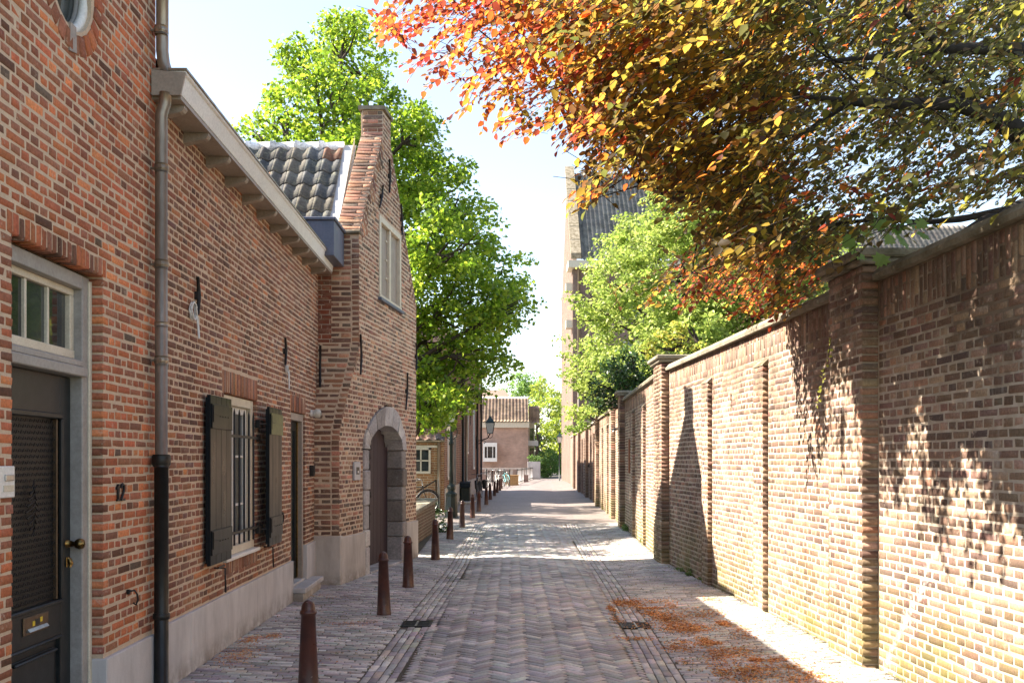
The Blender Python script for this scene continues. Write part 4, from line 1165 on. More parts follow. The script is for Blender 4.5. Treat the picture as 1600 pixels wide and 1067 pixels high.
m = MB(); m.box((-7, 12.75, 0), (-2.4, 16.1, 4.2)); m.add([(-7, 12.75, 4.2), (-7, 16.1, 4.2), (-7, 14.2, 6.2)], [(0, 1, 2)]); m.build('rear_walls', bpy.data.materials['tall_house_side_brick'], GH)
# ------------------------------------------------------------------ garden wall on the right, s = Y, d = towards the street
def RF(s, d, z): return Vector((wall_r(s) - d, s, z))
def rsurf(off):
    def f(s, z):
        u = (RF(s + .05, 0, 0) - RF(s - .05, 0, 0)).normalized(); n = Vector((-u.y, u.x, 0))
        return RF(s, off, z), u, Vector((0, 0, 1)), n
    return f
GW = thing('garden_wall', 'long brick garden wall with pilasters and stone coping along the right side', 'wall', (3.0, 10, 0))
PIL = [(10.1, 10.45), (12.36, 12.70), (18.0, 18.33), (20.1, 20.42), (28.6, 28.9), (31, 31.3)]
PLR = [(7.43, 8.14), (14.9, 15.72), (22.6, 23.3), (26.0, 26.8), (33.2, 33.9)]
ZT = 3.03
B = Bricks(PAL_WALL, WT_WALL, 81, .10)
def rw_holes(z):
    h = [(a, b) for a, b in PLR]
    if z < 2.63: h += [(a, b) for a, b in PIL]
    return h
lay(B, rsurf(0), 2.6, 33.2, .0, 2.73, .0632, .216, rw_holes, joint=.0135)
for (a, b) in PIL: lay(B, rsurf(.055), a, b, .0, 2.64, .0632, .216, dp=.12, joint=.0135)
for (a, b) in PLR: lay(B, rsurf(.12), a, b, .0, 3.16, .0632, .216, dp=.18, joint=.0135)
s = 2.62; i = 0; sf = rsurf(0)
while s < 33:
    if not any(a - .03 < s < b + .03 for a, b in PLR):
        for (z0, z1) in (((2.735, 2.935), (2.94, 3.025)) if i % 2 else ((2.735, 2.82), (2.825, 3.025))):
            P, U, V, N = sf(s, (z0 + z1) / 2); B.put(P, U, V, N, .052, z1 - z0 - .006, .09)
    s += .0635; i += 1
B.finish(GW, M['brick_wall'], wear=.0035)
m = MB(RF)
ks = sorted(set([2.5, 15.3, 22.7, 26, 33.3] + [x for p in PLR for x in p] + list(np.arange(3.2, 33, .8))))
for a, b in zip(ks[:-1], ks[1:]):
    m.box((a, -.22, -.1), (b, -.0024, 3.03))
for (a, b) in PIL: m.box((a + .024, -.01, -.1), (b - .024, .0525, 2.63))
for (a, b) in PLR: m.box((a + .03, -.36, -.1), (b - .03, .1175, 3.155))
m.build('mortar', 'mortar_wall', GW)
# coping stones
def coping(a, b, mat, d0=-.27, d1=.06, z0=3.032, h=.085):
    m = MB(RF); m.prism([(d0, z0), (d1, z0), (d1 + .006, z0 + h * .45), (d1 - .03, z0 + h), (d0, z0 + h)], 's', a + .003, b - .003); return m.build('coping_stone', mat, GW)
segs = [(2.6, 7.40)] + [(PLR[i][1] + .01, PLR[i + 1][0] - .01) for i in range(4)]
for (a, b) in segs:
    n = max(1, round((b - a) / 1.05))
    for i in range(n): coping(a + (b - a) * i / n, a + (b - a) * (i + 1) / n, 'coping' if a < 7 or a > 15 else 'coping_pale')
for (a, b) in PLR:
    m = MB(RF); m.box((a - .05, -.48, 3.162), (b + .05, .17, 3.205), .012); m.box((a - .08, -.52, 3.207), (b + .08, .21, 3.275), .015)
    m.build('pillar_cap', 'coping' if a < 10 else 'coping_pale', GW, kind=None)
for (a, b) in PIL:
    m = MB(RF); m.prism([(-.01, 2.64), (.062, 2.64), (.062, 2.652), (-.01, 2.72)], 's', a - .005, b + .005); m.build('pilaster_cap', 'brick_wall' if False else 'coping', GW)
# far stretch: bricks too small to tell apart
fb = brick_tex_mat('far_wall_brick', (0, 1), (.24, .14, .10), (.15, .09, .07), (.42, .37, .30))
m = MB(RF)
for a in np.arange(33.3, 60, 2.0): m.box((a, -.2, -.1), (min(a + 2.0, 61.5), 0, 3.03))
m.build('far_stretch', fb, GW)
for c in np.arange(33.95, 60, 2.2):
    m = MB(RF); m.prism([(-.25, 3.032), (.06, 3.032), (.04, 3.11), (-.25, 3.11)], 's', c, min(c + 2.19, 61.4)); m.build('coping_stone', 'coping_pale', GW)
for (y, w_, d, z) in ((36.2, .33, .06, 2.64), (38.6, .33, .06, 2.64), (41.3, .75, .13, 3.2), (44, .33, .06, 2.64), (46, .33, .06, 2.64), (48.0, .75, .13, 3.2), (50.5, .33, .06, 2.64), (53.6, .75, .13, 3.2), (56.5, .33, .06, 2.64)):
    m = MB(RF); m.box((y, -.02 if z < 3 else -.3, -.1), (y + w_, d, z)); m.build('pillar' if z > 3 else 'pilaster', fb, GW)
    if z > 3: m = MB(RF); m.box((y - .08, -.4, z), (y + w_ + .08, d + .08, z + .1), .01); m.build('pillar_cap', 'coping_pale', GW)
m = MB(RF); m.box((21.2, .0, 1.35), (21.55, .02, 2.1), .004)
tag(m.build('rusty_plate', plain_mat('rust', (.26, .09, .035), .8, .2, 12)), 'rusty orange brown plate fixed on the garden wall', 'metal plate')
m = MB(RF); m.box((23.0, .13, 2.36), (23.06, .2, 2.41)); m.tube([(23.03, .2, 2.38), (22.95, .26, 2.36)], .04, 8)
tag(m.build('security_camera', 'steel'), 'small round camera high on the third brick pillar', 'camera')

# ------------------------------------------------------------------ bollards
def bollard_mesh():
    m = MB(); H_ = .665
    m.lathe([(.078, -.05), (.078, .02), (.074, .03), (.05, .56), (.056, .563), (.058, .575), (.056, .588), (.050, .592), (.049, .607), (.043, .635), (.028, .655), (.008, H_)], n=18)
    return m
def make_bollard(x, y, lab):
    t = thing('bollard', lab, 'bollard', (x, y, gz(x, y)), 'iron bollards along the left pavement edge')
    m = bollard_mesh(); me = m.mesh('post', Vector((0, 0, 0))); me.materials.append(M['bollard']); o = link(bpy.data.objects.new('post', me)); o.parent = t
    m = MB(); m.lathe([(.057, .566), (.0605, .572), (.0605, .58), (.057, .586)], n=18); me = m.mesh('ring', Vector((0, 0, 0))); me.materials.append(M['bollard']); o = link(bpy.data.objects.new('ring', me)); o.parent = t
    m = MB(); m.box((-.006, -.05, .594), (.006, .05, .652)); me = m.mesh('seam', Vector((0, 0, 0))); me.materials.append(M['bollard']); o = link(bpy.data.objects.new('seam', me)); o.parent = t
    return t
bl = ['brown red iron bollard nearest the camera, cut by the bottom edge', 'second brown bollard from the camera, before the gatehouse door', 'third brown bollard, at the far end of the gatehouse', 'fourth brown bollard, beside the low parapet wall',
      'fifth brown bollard, in front of the street lamp foot', 'sixth bollard, sunlit one just past the street lamp', 'seventh bollard, dark one beside the long row house', 'eighth bollard, pale sunlit one beside the long row house',
      'ninth bollard, standing by the bicycle with the black bag', 'tenth bollard, first after the bicycle with the black bag', 'eleventh bollard, second after the bicycle with the black bag', 'twelfth bollard, third after the bicycle with the black bag',
      'thirteenth bollard, last but one in the row', 'fourteenth bollard, farthest of the row by the bridge railing']
bp = [(-1.43, 6.74), (-1.36, 10.2), (-1.34, 12.4), (-1.26, 15.8), (-1.28, 19.8), (-1.22, 23.4), (-1.12, 27.2), (-1.06, 30.6), (-.95, 35.4), (-.90, 39.6), (-.80, 43.8), (-.74, 48.0), (-.65, 51.5), (-.60, 54.5)]
b0 = None
for i, ((x, y), l) in enumerate(zip(bp, bl)):
    if b0 is None: b0 = make_bollard(x, y, l)
    else:
        c = copy_tree(b0); c.location = (x, y, gz(x, y)); c['label'] = l; c.rotation_euler = (random.uniform(-.02, .02), random.uniform(-.02, .02), random.uniform(-.6, .6))

# ------------------------------------------------------------------ parapet, street lamp, small house, row house
PW = thing('parapet_wall', 'low brick parapet with pale mossy coping behind the gatehouse', 'parapet', (-1.9, 19.5, 0))
bm_y = brick_tex_mat('parapet_brick_side', (0, 1), (.22, .13, .09), (.14, .09, .06), (.34, .31, .22)); bm_x = brick_tex_mat('parapet_brick_end', (1, 0), (.24, .15, .09), (.15, .10, .06), (.36, .33, .22))
m = MB(); m.hexa([(-2.16, 16.7, -.1), (-1.88, 16.7, -.1), (-2.04, 22, -.1), (-1.76, 22, -.1), (-2.16, 16.7, .60), (-1.88, 16.7, .60), (-2.04, 22, .70), (-1.76, 22, .70)]); m.build('street_side', bm_y, PW)
m = MB(); m.box((-4.6, 21.8, -.1), (-2.045, 22.08, .70)); m.build('back_side', bm_x, PW)
for i in range(6):
    a = 16.65 + i * .9; b = a + .89; z0 = .60 + (a - 16.7) * .019; z1 = .60 + (b - 16.7) * .019; x = -2.20 + (a - 16.7) * .023; x1 = -2.20 + (b - 16.7) * .023
    m = MB(); m.hexa([(x, a, z0), (x + .38, a, z0), (x1, b, z1), (x1 + .38, b, z1), (x, a, z0 + .07), (x + .38, a, z0 + .07), (x1, b, z1 + .07), (x1 + .38, b, z1 + .07)]); m.build('coping_stone', 'coping_pale', PW)
for i in range(3):
    m = MB(); m.box((-4.6 + i * .84, 21.74, .702), (-4.6 + i * .84 + .83, 22.14, .775), .012); m.build('coping_stone', 'coping_pale', PW)

def foliage(name, P, D, N, L, Wd, tint, mat, par, near=False, kind='stuff', base=None):
    """leaves: P base points, D direction, N normal, L length, Wd width, tint colour"""
    n = len(P); D = D / np.linalg.norm(D, axis=1)[:, None]; S = np.cross(D, N); S /= np.maximum(np.linalg.norm(S, axis=1), 1e-6)[:, None]; N = np.cross(S, D)
    if near:
        t = np.array([0, .34, .70, 1, .26, .66, .26, .66]); w = np.array([0, 0, 0, 0, .48, .40, -.48, -.40]); h = np.array([0, .0, .0, -.06, .10, .06, .10, .06])
        fl = [0, 1, 4, 1, 2, 5, 4, 2, 3, 5, 0, 6, 1, 1, 6, 7, 2, 2, 7, 3]; ft = [3, 4, 3, 3, 4, 3]
    else:
        t = np.array([0, .45, 1, .45]); w = np.array([0, .5, 0, -.5]); h = np.array([0, .08, -.05, .08]); fl = [0, 2, 1, 0, 3, 2]; ft = [3, 3]
    k = len(t)
    V = P[:, None] + D[:, None] * (t[None, :, None] * L[:, None, None]) + S[:, None] * (w[None, :, None] * Wd[:, None, None]) + N[:, None] * (h[None, :, None] * L[:, None, None])
    fl = np.array(fl); lo = (fl[None] + k * np.arange(n)[:, None]).ravel(); tot = np.tile(ft, n)
    b = np.array(base_of(par)) if base is None else np.array(base)
    me = np_mesh(name, V.reshape(-1, 3) - b, lo, tot, np.repeat(tint, k, 0)); me.materials.append(mat)
    o = link(bpy.data.objects.new(name, me)); o.parent = par
    if kind: o['kind'] = kind
    return o
def rand_unit(n, rng): v = rng.normal(size=(n, 3)); return v / np.linalg.norm(v, axis=1)[:, None]
def crown(par, blobs, leaf, dens, cols, mat, seed, clump=.38, name='crown', droop=.5, lit=None, base=None, kind='stuff', aspect=.72):
    """blobs (x,y,z,r); clumps spread through the outer part of every blob, leaves round the clumps"""
    rng = np.random.default_rng(seed); PP = []
    B_ = np.array(blobs)
    for (x, y, z, r) in blobs:
        nc = max(5, int(dens * 6.0 * r * r / clump / clump))
        u = rand_unit(nc, rng); rad = r * (1 - .55 * rng.random(nc) ** 1.6) * (1 + .18 * rng.normal(size=nc))
        c = np.array([x, y, z]) + u * rad[:, None] * np.array([1, 1, .88])
        inside = np.zeros(nc, bool)
        for q in B_:
            if q[3] <= 0: continue
            inside |= (np.linalg.norm(c - q[:3], axis=1) < q[3] * .55)
        c = c[~inside]
        nl = rng.poisson(clump * clump * 2.5 / (leaf * leaf * .5) + 4, len(c))
        idx = np.repeat(np.arange(len(c)), nl); o = rand_unit(len(idx), rng) * (rng.random((len(idx), 1)) ** .5) * clump * np.array([1, 1, .6])
        o[:, 2] -= .25 * (np.linalg.norm(o[:, :2], axis=1)) ** 2 / clump
        PP.append(np.concatenate((c[idx] + o, np.repeat(rng.normal(1, .13, (len(c), 1)), nl, 0)), 1))
    A = np.concatenate(PP); P = A[:, :3]; n = len(P)
    D = rng.normal(size=(n, 3)) * np.array([1, 1, .55]); D[:, 2] -= droop
    N = rng.normal(size=(n, 3)) * .75 + np.array([-.25, 0, .9])
    L = leaf * rng.uniform(.7, 1.25, n)
    c = np.array(cols)[rng.integers(len(cols), size=n)] * rng.normal(1, .13, (n, 1)) * A[:, 3:4]
    return foliage(name, P, D, N, L, L * aspect, np.clip(c, .005, 1), mat, par, kind=kind, base=base)

m = None
t = thing('weed_tuft', 'green weeds growing at the end of the parapet beside the street lamp', 'weeds', (-1.75, 22.3, 0)); t['kind'] = 'stuff'
crown(t, [(-1.75, 22.3, .25, .24), (-1.6, 21.6, .08, .14), (-1.78, 22.2, .5, .15)], .06, .9, [(.10, .17, .04), (.07, .13, .03)], M['leaf_dark'], 5, .12, 'leaves')

def lantern(par, X, Y, Z, w=.2, hh=.42):
    """square tapering street lantern with a pointed hood; Z = bottom of the glass"""
    m = MB(); wt = w; wb = w * .62
    fr_, hd = MB(), MB()
    for sx in (-1, 1):
        for sy in (-1, 1):
            fr_.tube([(X + sx * wb, Y + sy * wb, Z), (X + sx * wt, Y + sy * wt, Z + hh)], .012, 6)
    for (q, z) in ((wb, Z), (wt, Z + hh)):
        for sx in (-1, 1):
            fr_.tube([(X + sx * q, Y - q, z), (X + sx * q, Y + q, z)], .012, 5); fr_.tube([(X - q, Y + sx * q, z), (X + q, Y + sx * q, z)], .012, 5)
    L_ = fr_.build('lantern', 'lamp_green', par)
    g_ = MB(); wt -= .012; wb -= .01
    g_.hexa([(X - wb, Y - wb, Z + .01), (X + wb, Y - wb, Z + .01), (X - wb, Y + wb, Z + .01), (X + wb, Y + wb, Z + .01), (X - wt, Y - wt, Z + hh - .01), (X + wt, Y - wt, Z + hh - .01), (X - wt, Y + wt, Z + hh - .01), (X + wt, Y + wt, Z + hh - .01)])
    g_.build('lantern_glass', 'lamp_glass', L_)
    hd = MB(); n4 = 4
    prof = [(w * 1.42, hh + .012), (w * 1.45, hh + .03), (w * .75, hh + .19), (w * .42, hh + .25), (w * .42, hh + .30), (w * .2, hh + .33), (.03, hh + .36), (.012, hh + .46)]
    vs = []; F = []
    for (r_, z) in prof:
        for k in range(4): a = R(45 + 90 * k); vs.append((X + r_ * math.cos(a), Y + r_ * math.sin(a), Z + z))
    F = [(i * 4 + k, i * 4 + (k + 1) % 4, i * 4 + 4 + (k + 1) % 4, i * 4 + 4 + k) for i in range(len(prof) - 1) for k in range(4)] + [(0, 1, 2, 3), tuple(range(len(vs) - 4, len(vs)))]
    hd.add(vs, F); hd.build('hood', 'copper_hood', L_)
    return L_
SLp = thing('street_lamp', 'old green cast iron street lamp post beside the parapet', 'street lamp', (-1.70, 26.9, 0))
m = MB(); m.lathe([(.21, -.05), (.21, .04), (.18, .06), (.165, .40), (.15, .62), (.16, .64), (.165, .70), (.11, .74), (.09, .78), (.12, .84), (.12, .90), (.075, .96), (.062, 1.0), (.066, 1.05)], (-1.70, 26.9, 0), 8, False); m.build('base', 'lamp_green', SLp)
m = MB(); m.lathe([(.062, 1.0), (.056, 1.4), (.048, 2.05), (.075, 2.08), (.075, 2.14), (.045, 2.17), (.04, 2.40), (.03, 2.58)], (-1.70, 26.9, 0), 12); m.build('pole', 'lamp_green', SLp)
m = MB()
for sx in (-1, 1): m.tube([(-1.70 + sx * .03, 26.9, 2.2), (-1.70 + sx * .15, 26.9, 2.3), (-1.70 + sx * .17, 26.9, 2.45), (-1.70 + sx * .12, 26.9, 2.6)], .014, 6)
m.build('scroll_bracket', 'lamp_green', SLp)
lantern(SLp, -1.70, 26.9, 2.60, .17, .42)

SH = thing('small_cottage', 'small brick outbuilding with white four pane window and low tiled roof', 'outbuilding', (-3.8, 30, 0))
m = MB(); m.box((-7, 30, -.1), (-2.12, 33.5, 2.2)); m.build('wall', brick_tex_mat('cottage_brick', (1, 0), (.36, .18, .08), (.22, .11, .06), (.50, .42, .28), .075, .23), SH)
m = MB(); a, b, c, d = -3.15, -2.54, 1.22, 2.02
m.box((a, 29.93, c), (a + .06, 30.02, d)); m.box((b - .06, 29.93, c), (b, 30.02, d)); m.box((a, 29.93, d - .06), (b, 30.02, d)); m.box((a, 29.92, c), (b, 30.02, c + .07)); m.box(((a + b) / 2 - .02, 29.94, c), ((a + b) / 2 + .02, 30.02, d)); m.box((a, 29.94, (c + d) / 2 - .02), (b, 30.02, (c + d) / 2 + .02))
ww = m.build('window', 'cream', SH)
for i in range(2):
    for j in range(2):
        m = MB(); m.box((a + .06 + i * .265, 29.965, c + .07 + j * .35), (a + .06 + i * .265 + .225, 29.975, c + .07 + j * .35 + .31)); m.build('pane', 'glass', ww)
box1('lintel', 'cream', SH, (a - .08, 29.96, d + .002), (b + .3, 30.03, d + .07))
m = MB(); m.tube([(-7, 29.9, 2.24), (-2.1, 29.9, 2.24)], .05, 8); m.build('gutter', 'zinc', SH)
m = MB(); m.tube([(-2.28, 29.95, 2.2), (-2.28, 29.95, .0)], .05, 10); m.build('downpipe', 'zinc', SH)
pantile_roof('roof_tiling', lambda u, t, z: Vector((u, 29.85 + t, z)), -7, -2.1, 1.9, 1.9, 6, .28, M['tile'], SH, 9, ((.20, .13, .11), (.13, .11, .12), (.28, .15, .11)), 2.24, .05)
m = MB(); m.tube([(-3.0, 29.6, .62), (-2.35, 29.85, 1.02)], .02, 6); m.tube([(-3.0, 29.6, .62), (-3.0, 29.6, .0)], .018, 6); m.tube([(-2.36, 29.85, 1.0), (-2.36, 29.85, .1)], .018, 6)
tag(m.build('handrail', 'iron'), 'thin dark sloping handrail against the outbuilding wall', 'handrail')

RH = thing('row_house', 'long brick row house with tall narrow white windows and drainpipes', 'row house', (-2.1, 40, 0))
RA, RB = Vector((-2.10, 30.0)), Vector((-1.72, 51.6))
def HF(s, d, z):
    u = (RB - RA).normalized(); p = RA + u * s; return Vector((p.x + u.y * d, p.y - u.x * d, z))
HL = (RB - RA).length
bmr = brick_tex_mat('row_house_brick', (0, 1), (.25, .11, .07), (.15, .07, .055), (.40, .33, .26), .066, .22)
rows_ = [(1.0, 1.5, 1.0, 2.6), (7.6, 8.5, 2.0, 4.3), (10.6, 11.5, 1.9, 4.4), (11.4, 11.4, 0, 0), (15.2, 16.3, 1.2, 4.5), (3.4, 4.4, .15, 2.5)]
rows_ = [r for r in rows_ if r[1] > r[0]]
SH0 = 7.0
m = MB(HF)
ss = sorted(set([0, SH0, HL] + [x for r in rows_ for x in r[:2]])); zs_ = sorted(set([-.1, 6.0] + [x for r in rows_ for x in r[2:]]))
for a, b in zip(ss[:-1], ss[1:]):
    for c, d in zip(zs_[:-1], zs_[1:]):
        q = ((a + b) / 2, (c + d) / 2)
        if any(r[0] < q[0] < r[1] and r[2] < q[1] < r[3] for r in rows_) or (q[0] < SH0 and c >= 2.59): continue
        m.box((a, -.25, c), (b, 0, d))
m.build('street_wall', bmr, RH)
m = MB(HF); m.box((SH0 + .01, -8, -.1), (HL - .01, -.251, 5.98)); m.box((.01, -8, -.1), (SH0, -.251, 2.58)); m.build('side_walls', brick_tex_mat('row_house_gable_brick', (1, 0), (.27, .13, .08), (.17, .09, .06), (.42, .35, .27), .066, .22), RH)
for k, r in enumerate(rows_):
    door_ = r[2] < .5
    m = MB(HF); e = .09
    m.box((r[0], -.1, r[2]), (r[0] + e, .02, r[3])); m.box((r[1] - e, -.1, r[2]), (r[1], .02, r[3])); m.box((r[0] + e, -.1, r[3] - e), (r[1] - e, .02, r[3])); m.box((r[0], -.1, r[2]), (r[1], .03, r[2] + e))
    if not door_:
        m.box((r[0] + .09, -.1, (r[2] + r[3]) / 2), (r[1] - .09, -.02, (r[2] + r[3]) / 2 + .06))
        m.box(((r[0] + r[1]) / 2 - .03, -.09, r[2]), ((r[0] + r[1]) / 2 + .03, -.02, r[3]))
    w_ = m.build('door_frame' if door_ else 'window', 'grey_paint' if door_ else 'white', RH)
    box1('door' if door_ else 'pane', 'black_paint' if door_ else 'glass', w_, (r[0] + .08, -.07, r[2] + .05), (r[1] - .08, -.06, r[3] - .05), HF)
for s, mt, z1 in ((7.2, 'black_cast', 5.9), (9.2, 'zinc', 4.4), (17.5, 'black_cast', 5.9), (21.3, 'iron', 6.0)):
    m = MB(HF); m.tube([(s, .08, 0), (s, .08, z1)], .055, 8); m.build('downpipe', mt, RH)
m = MB(HF); m.box((0, 0, -.05), (HL, .03, .75)); m.build('plinth', 'render_warm', RH)
m = MB(HF); m.box((SH0 - .1, -.1, 6.0), (HL + .1, .3, 6.16)); m.build('gutter', 'cream', RH)
m = MB(HF); m.add([(SH0 - .2, .3, 6.1), (HL + .2, .3, 6.1), (HL - 1, -3.8, 9), (SH0 + 1, -3.8, 9), (SH0 - .2, -8, 6.1), (HL + .2, -8, 6.1)], [(0, 1, 2, 3), (4, 3, 2, 5), (0, 3, 4), (1, 5, 2)]); m.build('roof', plain_mat('dark_tiles', (.13, .08, .07), .8, .2, 3), RH)
for s, z in ((7.4, 3.0), (8.8, 3.4), (13.0, 3.2), (19, 3.3)): anchor(RH, HF, s, z, z + .7)
m = MB(HF); m.box((SH0 - .3, -3.2, 2.7), (SH0 - .02, -.3, 4.6)); m.build('rendered_gable', 'cream', RH)
m = MB(HF); m.box((12.2, .02, .0), (12.9, .45, .55), .05); t_ = thing('green_bin', 'dark green rounded bin against the row house', 'bin', HF(6.2, .2, 0)); m = MB(HF); m.lathe([(.0, 0)], n=3) if False else None
m = MB(HF); m.box((5.9, .06, .0), (6.5, .42, .62), .03); m.build('bin_body', 'lamp_green', t_); m = MB(HF); m.prism([(5.88, .622), (6.52, .622), (6.45, .78), (6.2, .84), (5.95, .78)], 'd', .04, .44); m.build('bin_lid', 'dark_green', t_)
m = MB(HF); m.box((5.2, .0, -.02), (6.9, .6, .1), .01); m.build('doorstep', 'render_grey', RH)
t = thing('wall_lantern', 'lantern on a scrolled bracket at the end of the row house', 'wall lantern', HF(19, .1, 3)); lx, ly = -1.08, 47.5
lantern(t, lx, ly, 2.95, .22, .52)
m = MB(); m.tube([(-1.78, ly, 2.55), (-1.5, ly, 2.62), (-1.2, ly, 2.72), (lx, ly, 2.95)], .028, 6); m.tube([(-1.78, ly, 2.4), (-1.6, ly, 2.45), (-1.5, ly, 2.56), (-1.38, ly, 2.6), (-1.3, ly, 2.52), (-1.4, ly, 2.44)], .02, 6); m.box((-1.80, ly - .04, 2.2), (-1.77, ly + .04, 2.8)); m.build('bracket', 'iron', t)
m = MB()
for sx in (-1, 1): m.tube([(lx, ly, 2.7), (lx + sx * .12, ly, 2.8), (lx + sx * .14, ly, 2.95)], .014, 5)
m.build('cradle', 'iron', t)

# ------------------------------------------------------------------ bicycles
def bicycle(x, y, rot, lab, colr, bag=None, lean=.06):
    t = thing('bicycle', lab, 'bicycle', (x, y, gz(x, y)), 'bicycles parked at the end of the row house')
    rm = Matrix.Rotation(rot, 4, 'Z') @ Matrix.Rotation(lean, 4, 'X')
    L0 = Vector((x, y, gz(x, y)))
    def F(a, b, c): return L0 + (rm @ Vector((a, b, c)))
    mt = plain_mat('bicycle_paint', colr, .35, .1, 5, spec=.6)
    for wx in (-.55, .55):
        m = MB(F); m.tube([(wx + .335 * math.cos(a), 0, .35 + .335 * math.sin(a)) for a in np.linspace(0, 2 * math.pi, 25)], .018, 6, False); w_ = m.build('wheel', 'rubber', t)
        m = MB(F); m.tube([(wx + .312 * math.cos(a), 0, .35 + .312 * math.sin(a)) for a in np.linspace(0, 2 * math.pi, 25)], .010, 5, False)
        for k in range(12): a = k * math.pi / 6; m.tube([(wx, 0, .35), (wx + .31 * math.cos(a), 0, .35 + .31 * math.sin(a))], .003, 3, False)
        m.build('rim', 'steel', w_)
        m = MB(F); m.tube([(wx + .375 * math.cos(a), 0, .35 + .375 * math.sin(a)) for a in np.linspace(.3 if wx > 0 else .1, 2.9, 12)], .02, 5, False); m.build('mudguard', mt, t)
    m = MB(F)
    bb = (-.08, 0, .30); st = (-.22, 0, .80); hd = (.38, 0, .85); hb = (.42, 0, .68)
    for (p, q, r_) in ((bb, st, .017), (bb, hb, .02), (st, (.38, 0, .80), .014), (hb, hd, .02), (hb, (.55, 0, .35), .013), (st, (-.55, 0, .35), .010), (bb, (-.55, 0, .35), .011), (st, (-.24, 0, .92), .013)): m.tube([p, q], r_, 6)
    m.build('frame', mt, t)
    m = MB(F); m.tube([hd, (.36, 0, .98), (.34, .0, 1.0)], .013, 6); m.tube([(.12, -.28, 1.02), (.28, -.24, 1.04), (.36, 0, 1.0), (.28, .24, 1.04), (.12, .28, 1.02)], .012, 6); m.build('handlebar', 'steel', t)
    m = MB(F); m.prism([(-.38, -.08), (-.10, -.025), (-.02, 0), (-.10, .025), (-.38, .08)], 'z', .92, .97); m.build('saddle', 'rubber', t)
    m = MB(F); m.tube([(-.70, -.06, .72), (-.35, -.06, .73)], .007, 4); m.tube([(-.70, .06, .72), (-.35, .06, .73)], .007, 4); m.tube([(-.6, .05, .72), (-.55, .03, .36)], .006, 4); m.build('rear_rack', 'steel', t)
    if bag:
        for sy in (-1, 1):
            m = MB(F); m.box((-.74, sy * .09, .36), (-.36, sy * .24, .76), .04); m.build('pannier', bag, t)
    return t
bicycle(-1.38, 41.0, R(-96), 'black bicycle with a dark pannier bag against the row house', (.02, .02, .022), 'rubber')
bicycle(-.95, 57.0, R(100), 'pale bicycle leaning on the railing behind the bollards', (.5, .5, .48))
bicycle(-.35, 58.5, R(-75), 'bicycle with a teal frame beside the wooden planter', (.12, .38, .40), None)
bicycle(-1.35, 56.0, R(85), 'grey bicycle closest to the row house corner by the railing', (.3, .3, .3))
bicycle(-3.05, 28.6, R(20), 'dark bicycle behind the parapet under the white window', (.03, .03, .035))

# ------------------------------------------------------------------ bridge railing, planter, slatted fence
t = thing('bridge_railing', 'dark iron railing with ball topped posts behind the bicycles', 'railing', (-1.2, 60, 0))
for i in range(6):
    x = -1.95 + i * .36
    m = MB(); m.tube([(x, 60, -.1), (x, 60, .95)], .03, 6); p_ = m.build('post', 'iron', t); m = MB(); m.lathe([(.02, .95), (.05, .99), (.055, 1.03), (.03, 1.07), (.01, 1.12)], (x, 60, 0), 8); m.build('finial', 'iron', p_)
m = MB(); m.tube([(-1.95, 60, .85), (-.15, 60, .85)], .02, 5); m.build('rail', 'iron', t)
m = MB(); m.tube([(-1.95, 60, .3), (-.15, 60, .3)], .02, 5); m.build('rail', 'iron', t)
t = thing('low_garden_wall', 'low brick wall with pale coping in front of the far house', 'wall', (-.5, 70, 0))
m = MB(); m.box((-3, 70, -.1), (1.2, 70.3, .55)); m.build('brickwork_face', brick_tex_mat('low_wall_brick', (1, 0), (.25, .15, .12), (.2, .11, .09), (.4, .34, .28)), t)
m = MB(); m.box((-3, 69.9, .95), (.9, 70.3, 1.05)); m.build('coping_rail', 'render_warm', t)
for i in range(5):
    m = MB(); m.box((-2.9 + i * .9, 69.98, .552), (-2.65 + i * .9, 70.25, .949)); m.build('pier', 'render_warm', t)
t = thing('wooden_planter', 'square wooden planter box near the teal bicycle', 'planter', (-.05, 62, 0))
for i in range(6):
    m = MB(); m.box((-.42 + i * .14, 61.5, 0), (-.29 + i * .14, 61.54, .62)); m.build('board', 'wood_light', t)
m = MB(); m.box((-.42, 61.55, 0), (.42, 62.3, .60)); m.build('box', 'wood_light', t); m = MB(); m.box((-.45, 61.46, .622), (.45, 62.33, .67)); m.build('top_rim', 'wood_light', t)
t = thing('bar_railing', 'dark railing of upright bars beside the hedge at the far bend', 'railing', (1, 68, 0))
m = MB()
A_, B_ = Vector((.35, 64)), Vector((1.75, 80))
for i in range(24):
    p = A_.lerp(B_, i / 23); m = MB(); m.tube([(p.x, p.y, 0), (p.x, p.y, 1.05)], .028, 5); m.build('bar', 'render_grey' if i % 6 else 'iron', t)
for z in (.15, .95):
    m = MB(); m.tube([(A_.x, A_.y, z), (B_.x, B_.y, z)], .03, 5); m.build('rail', 'iron', t)

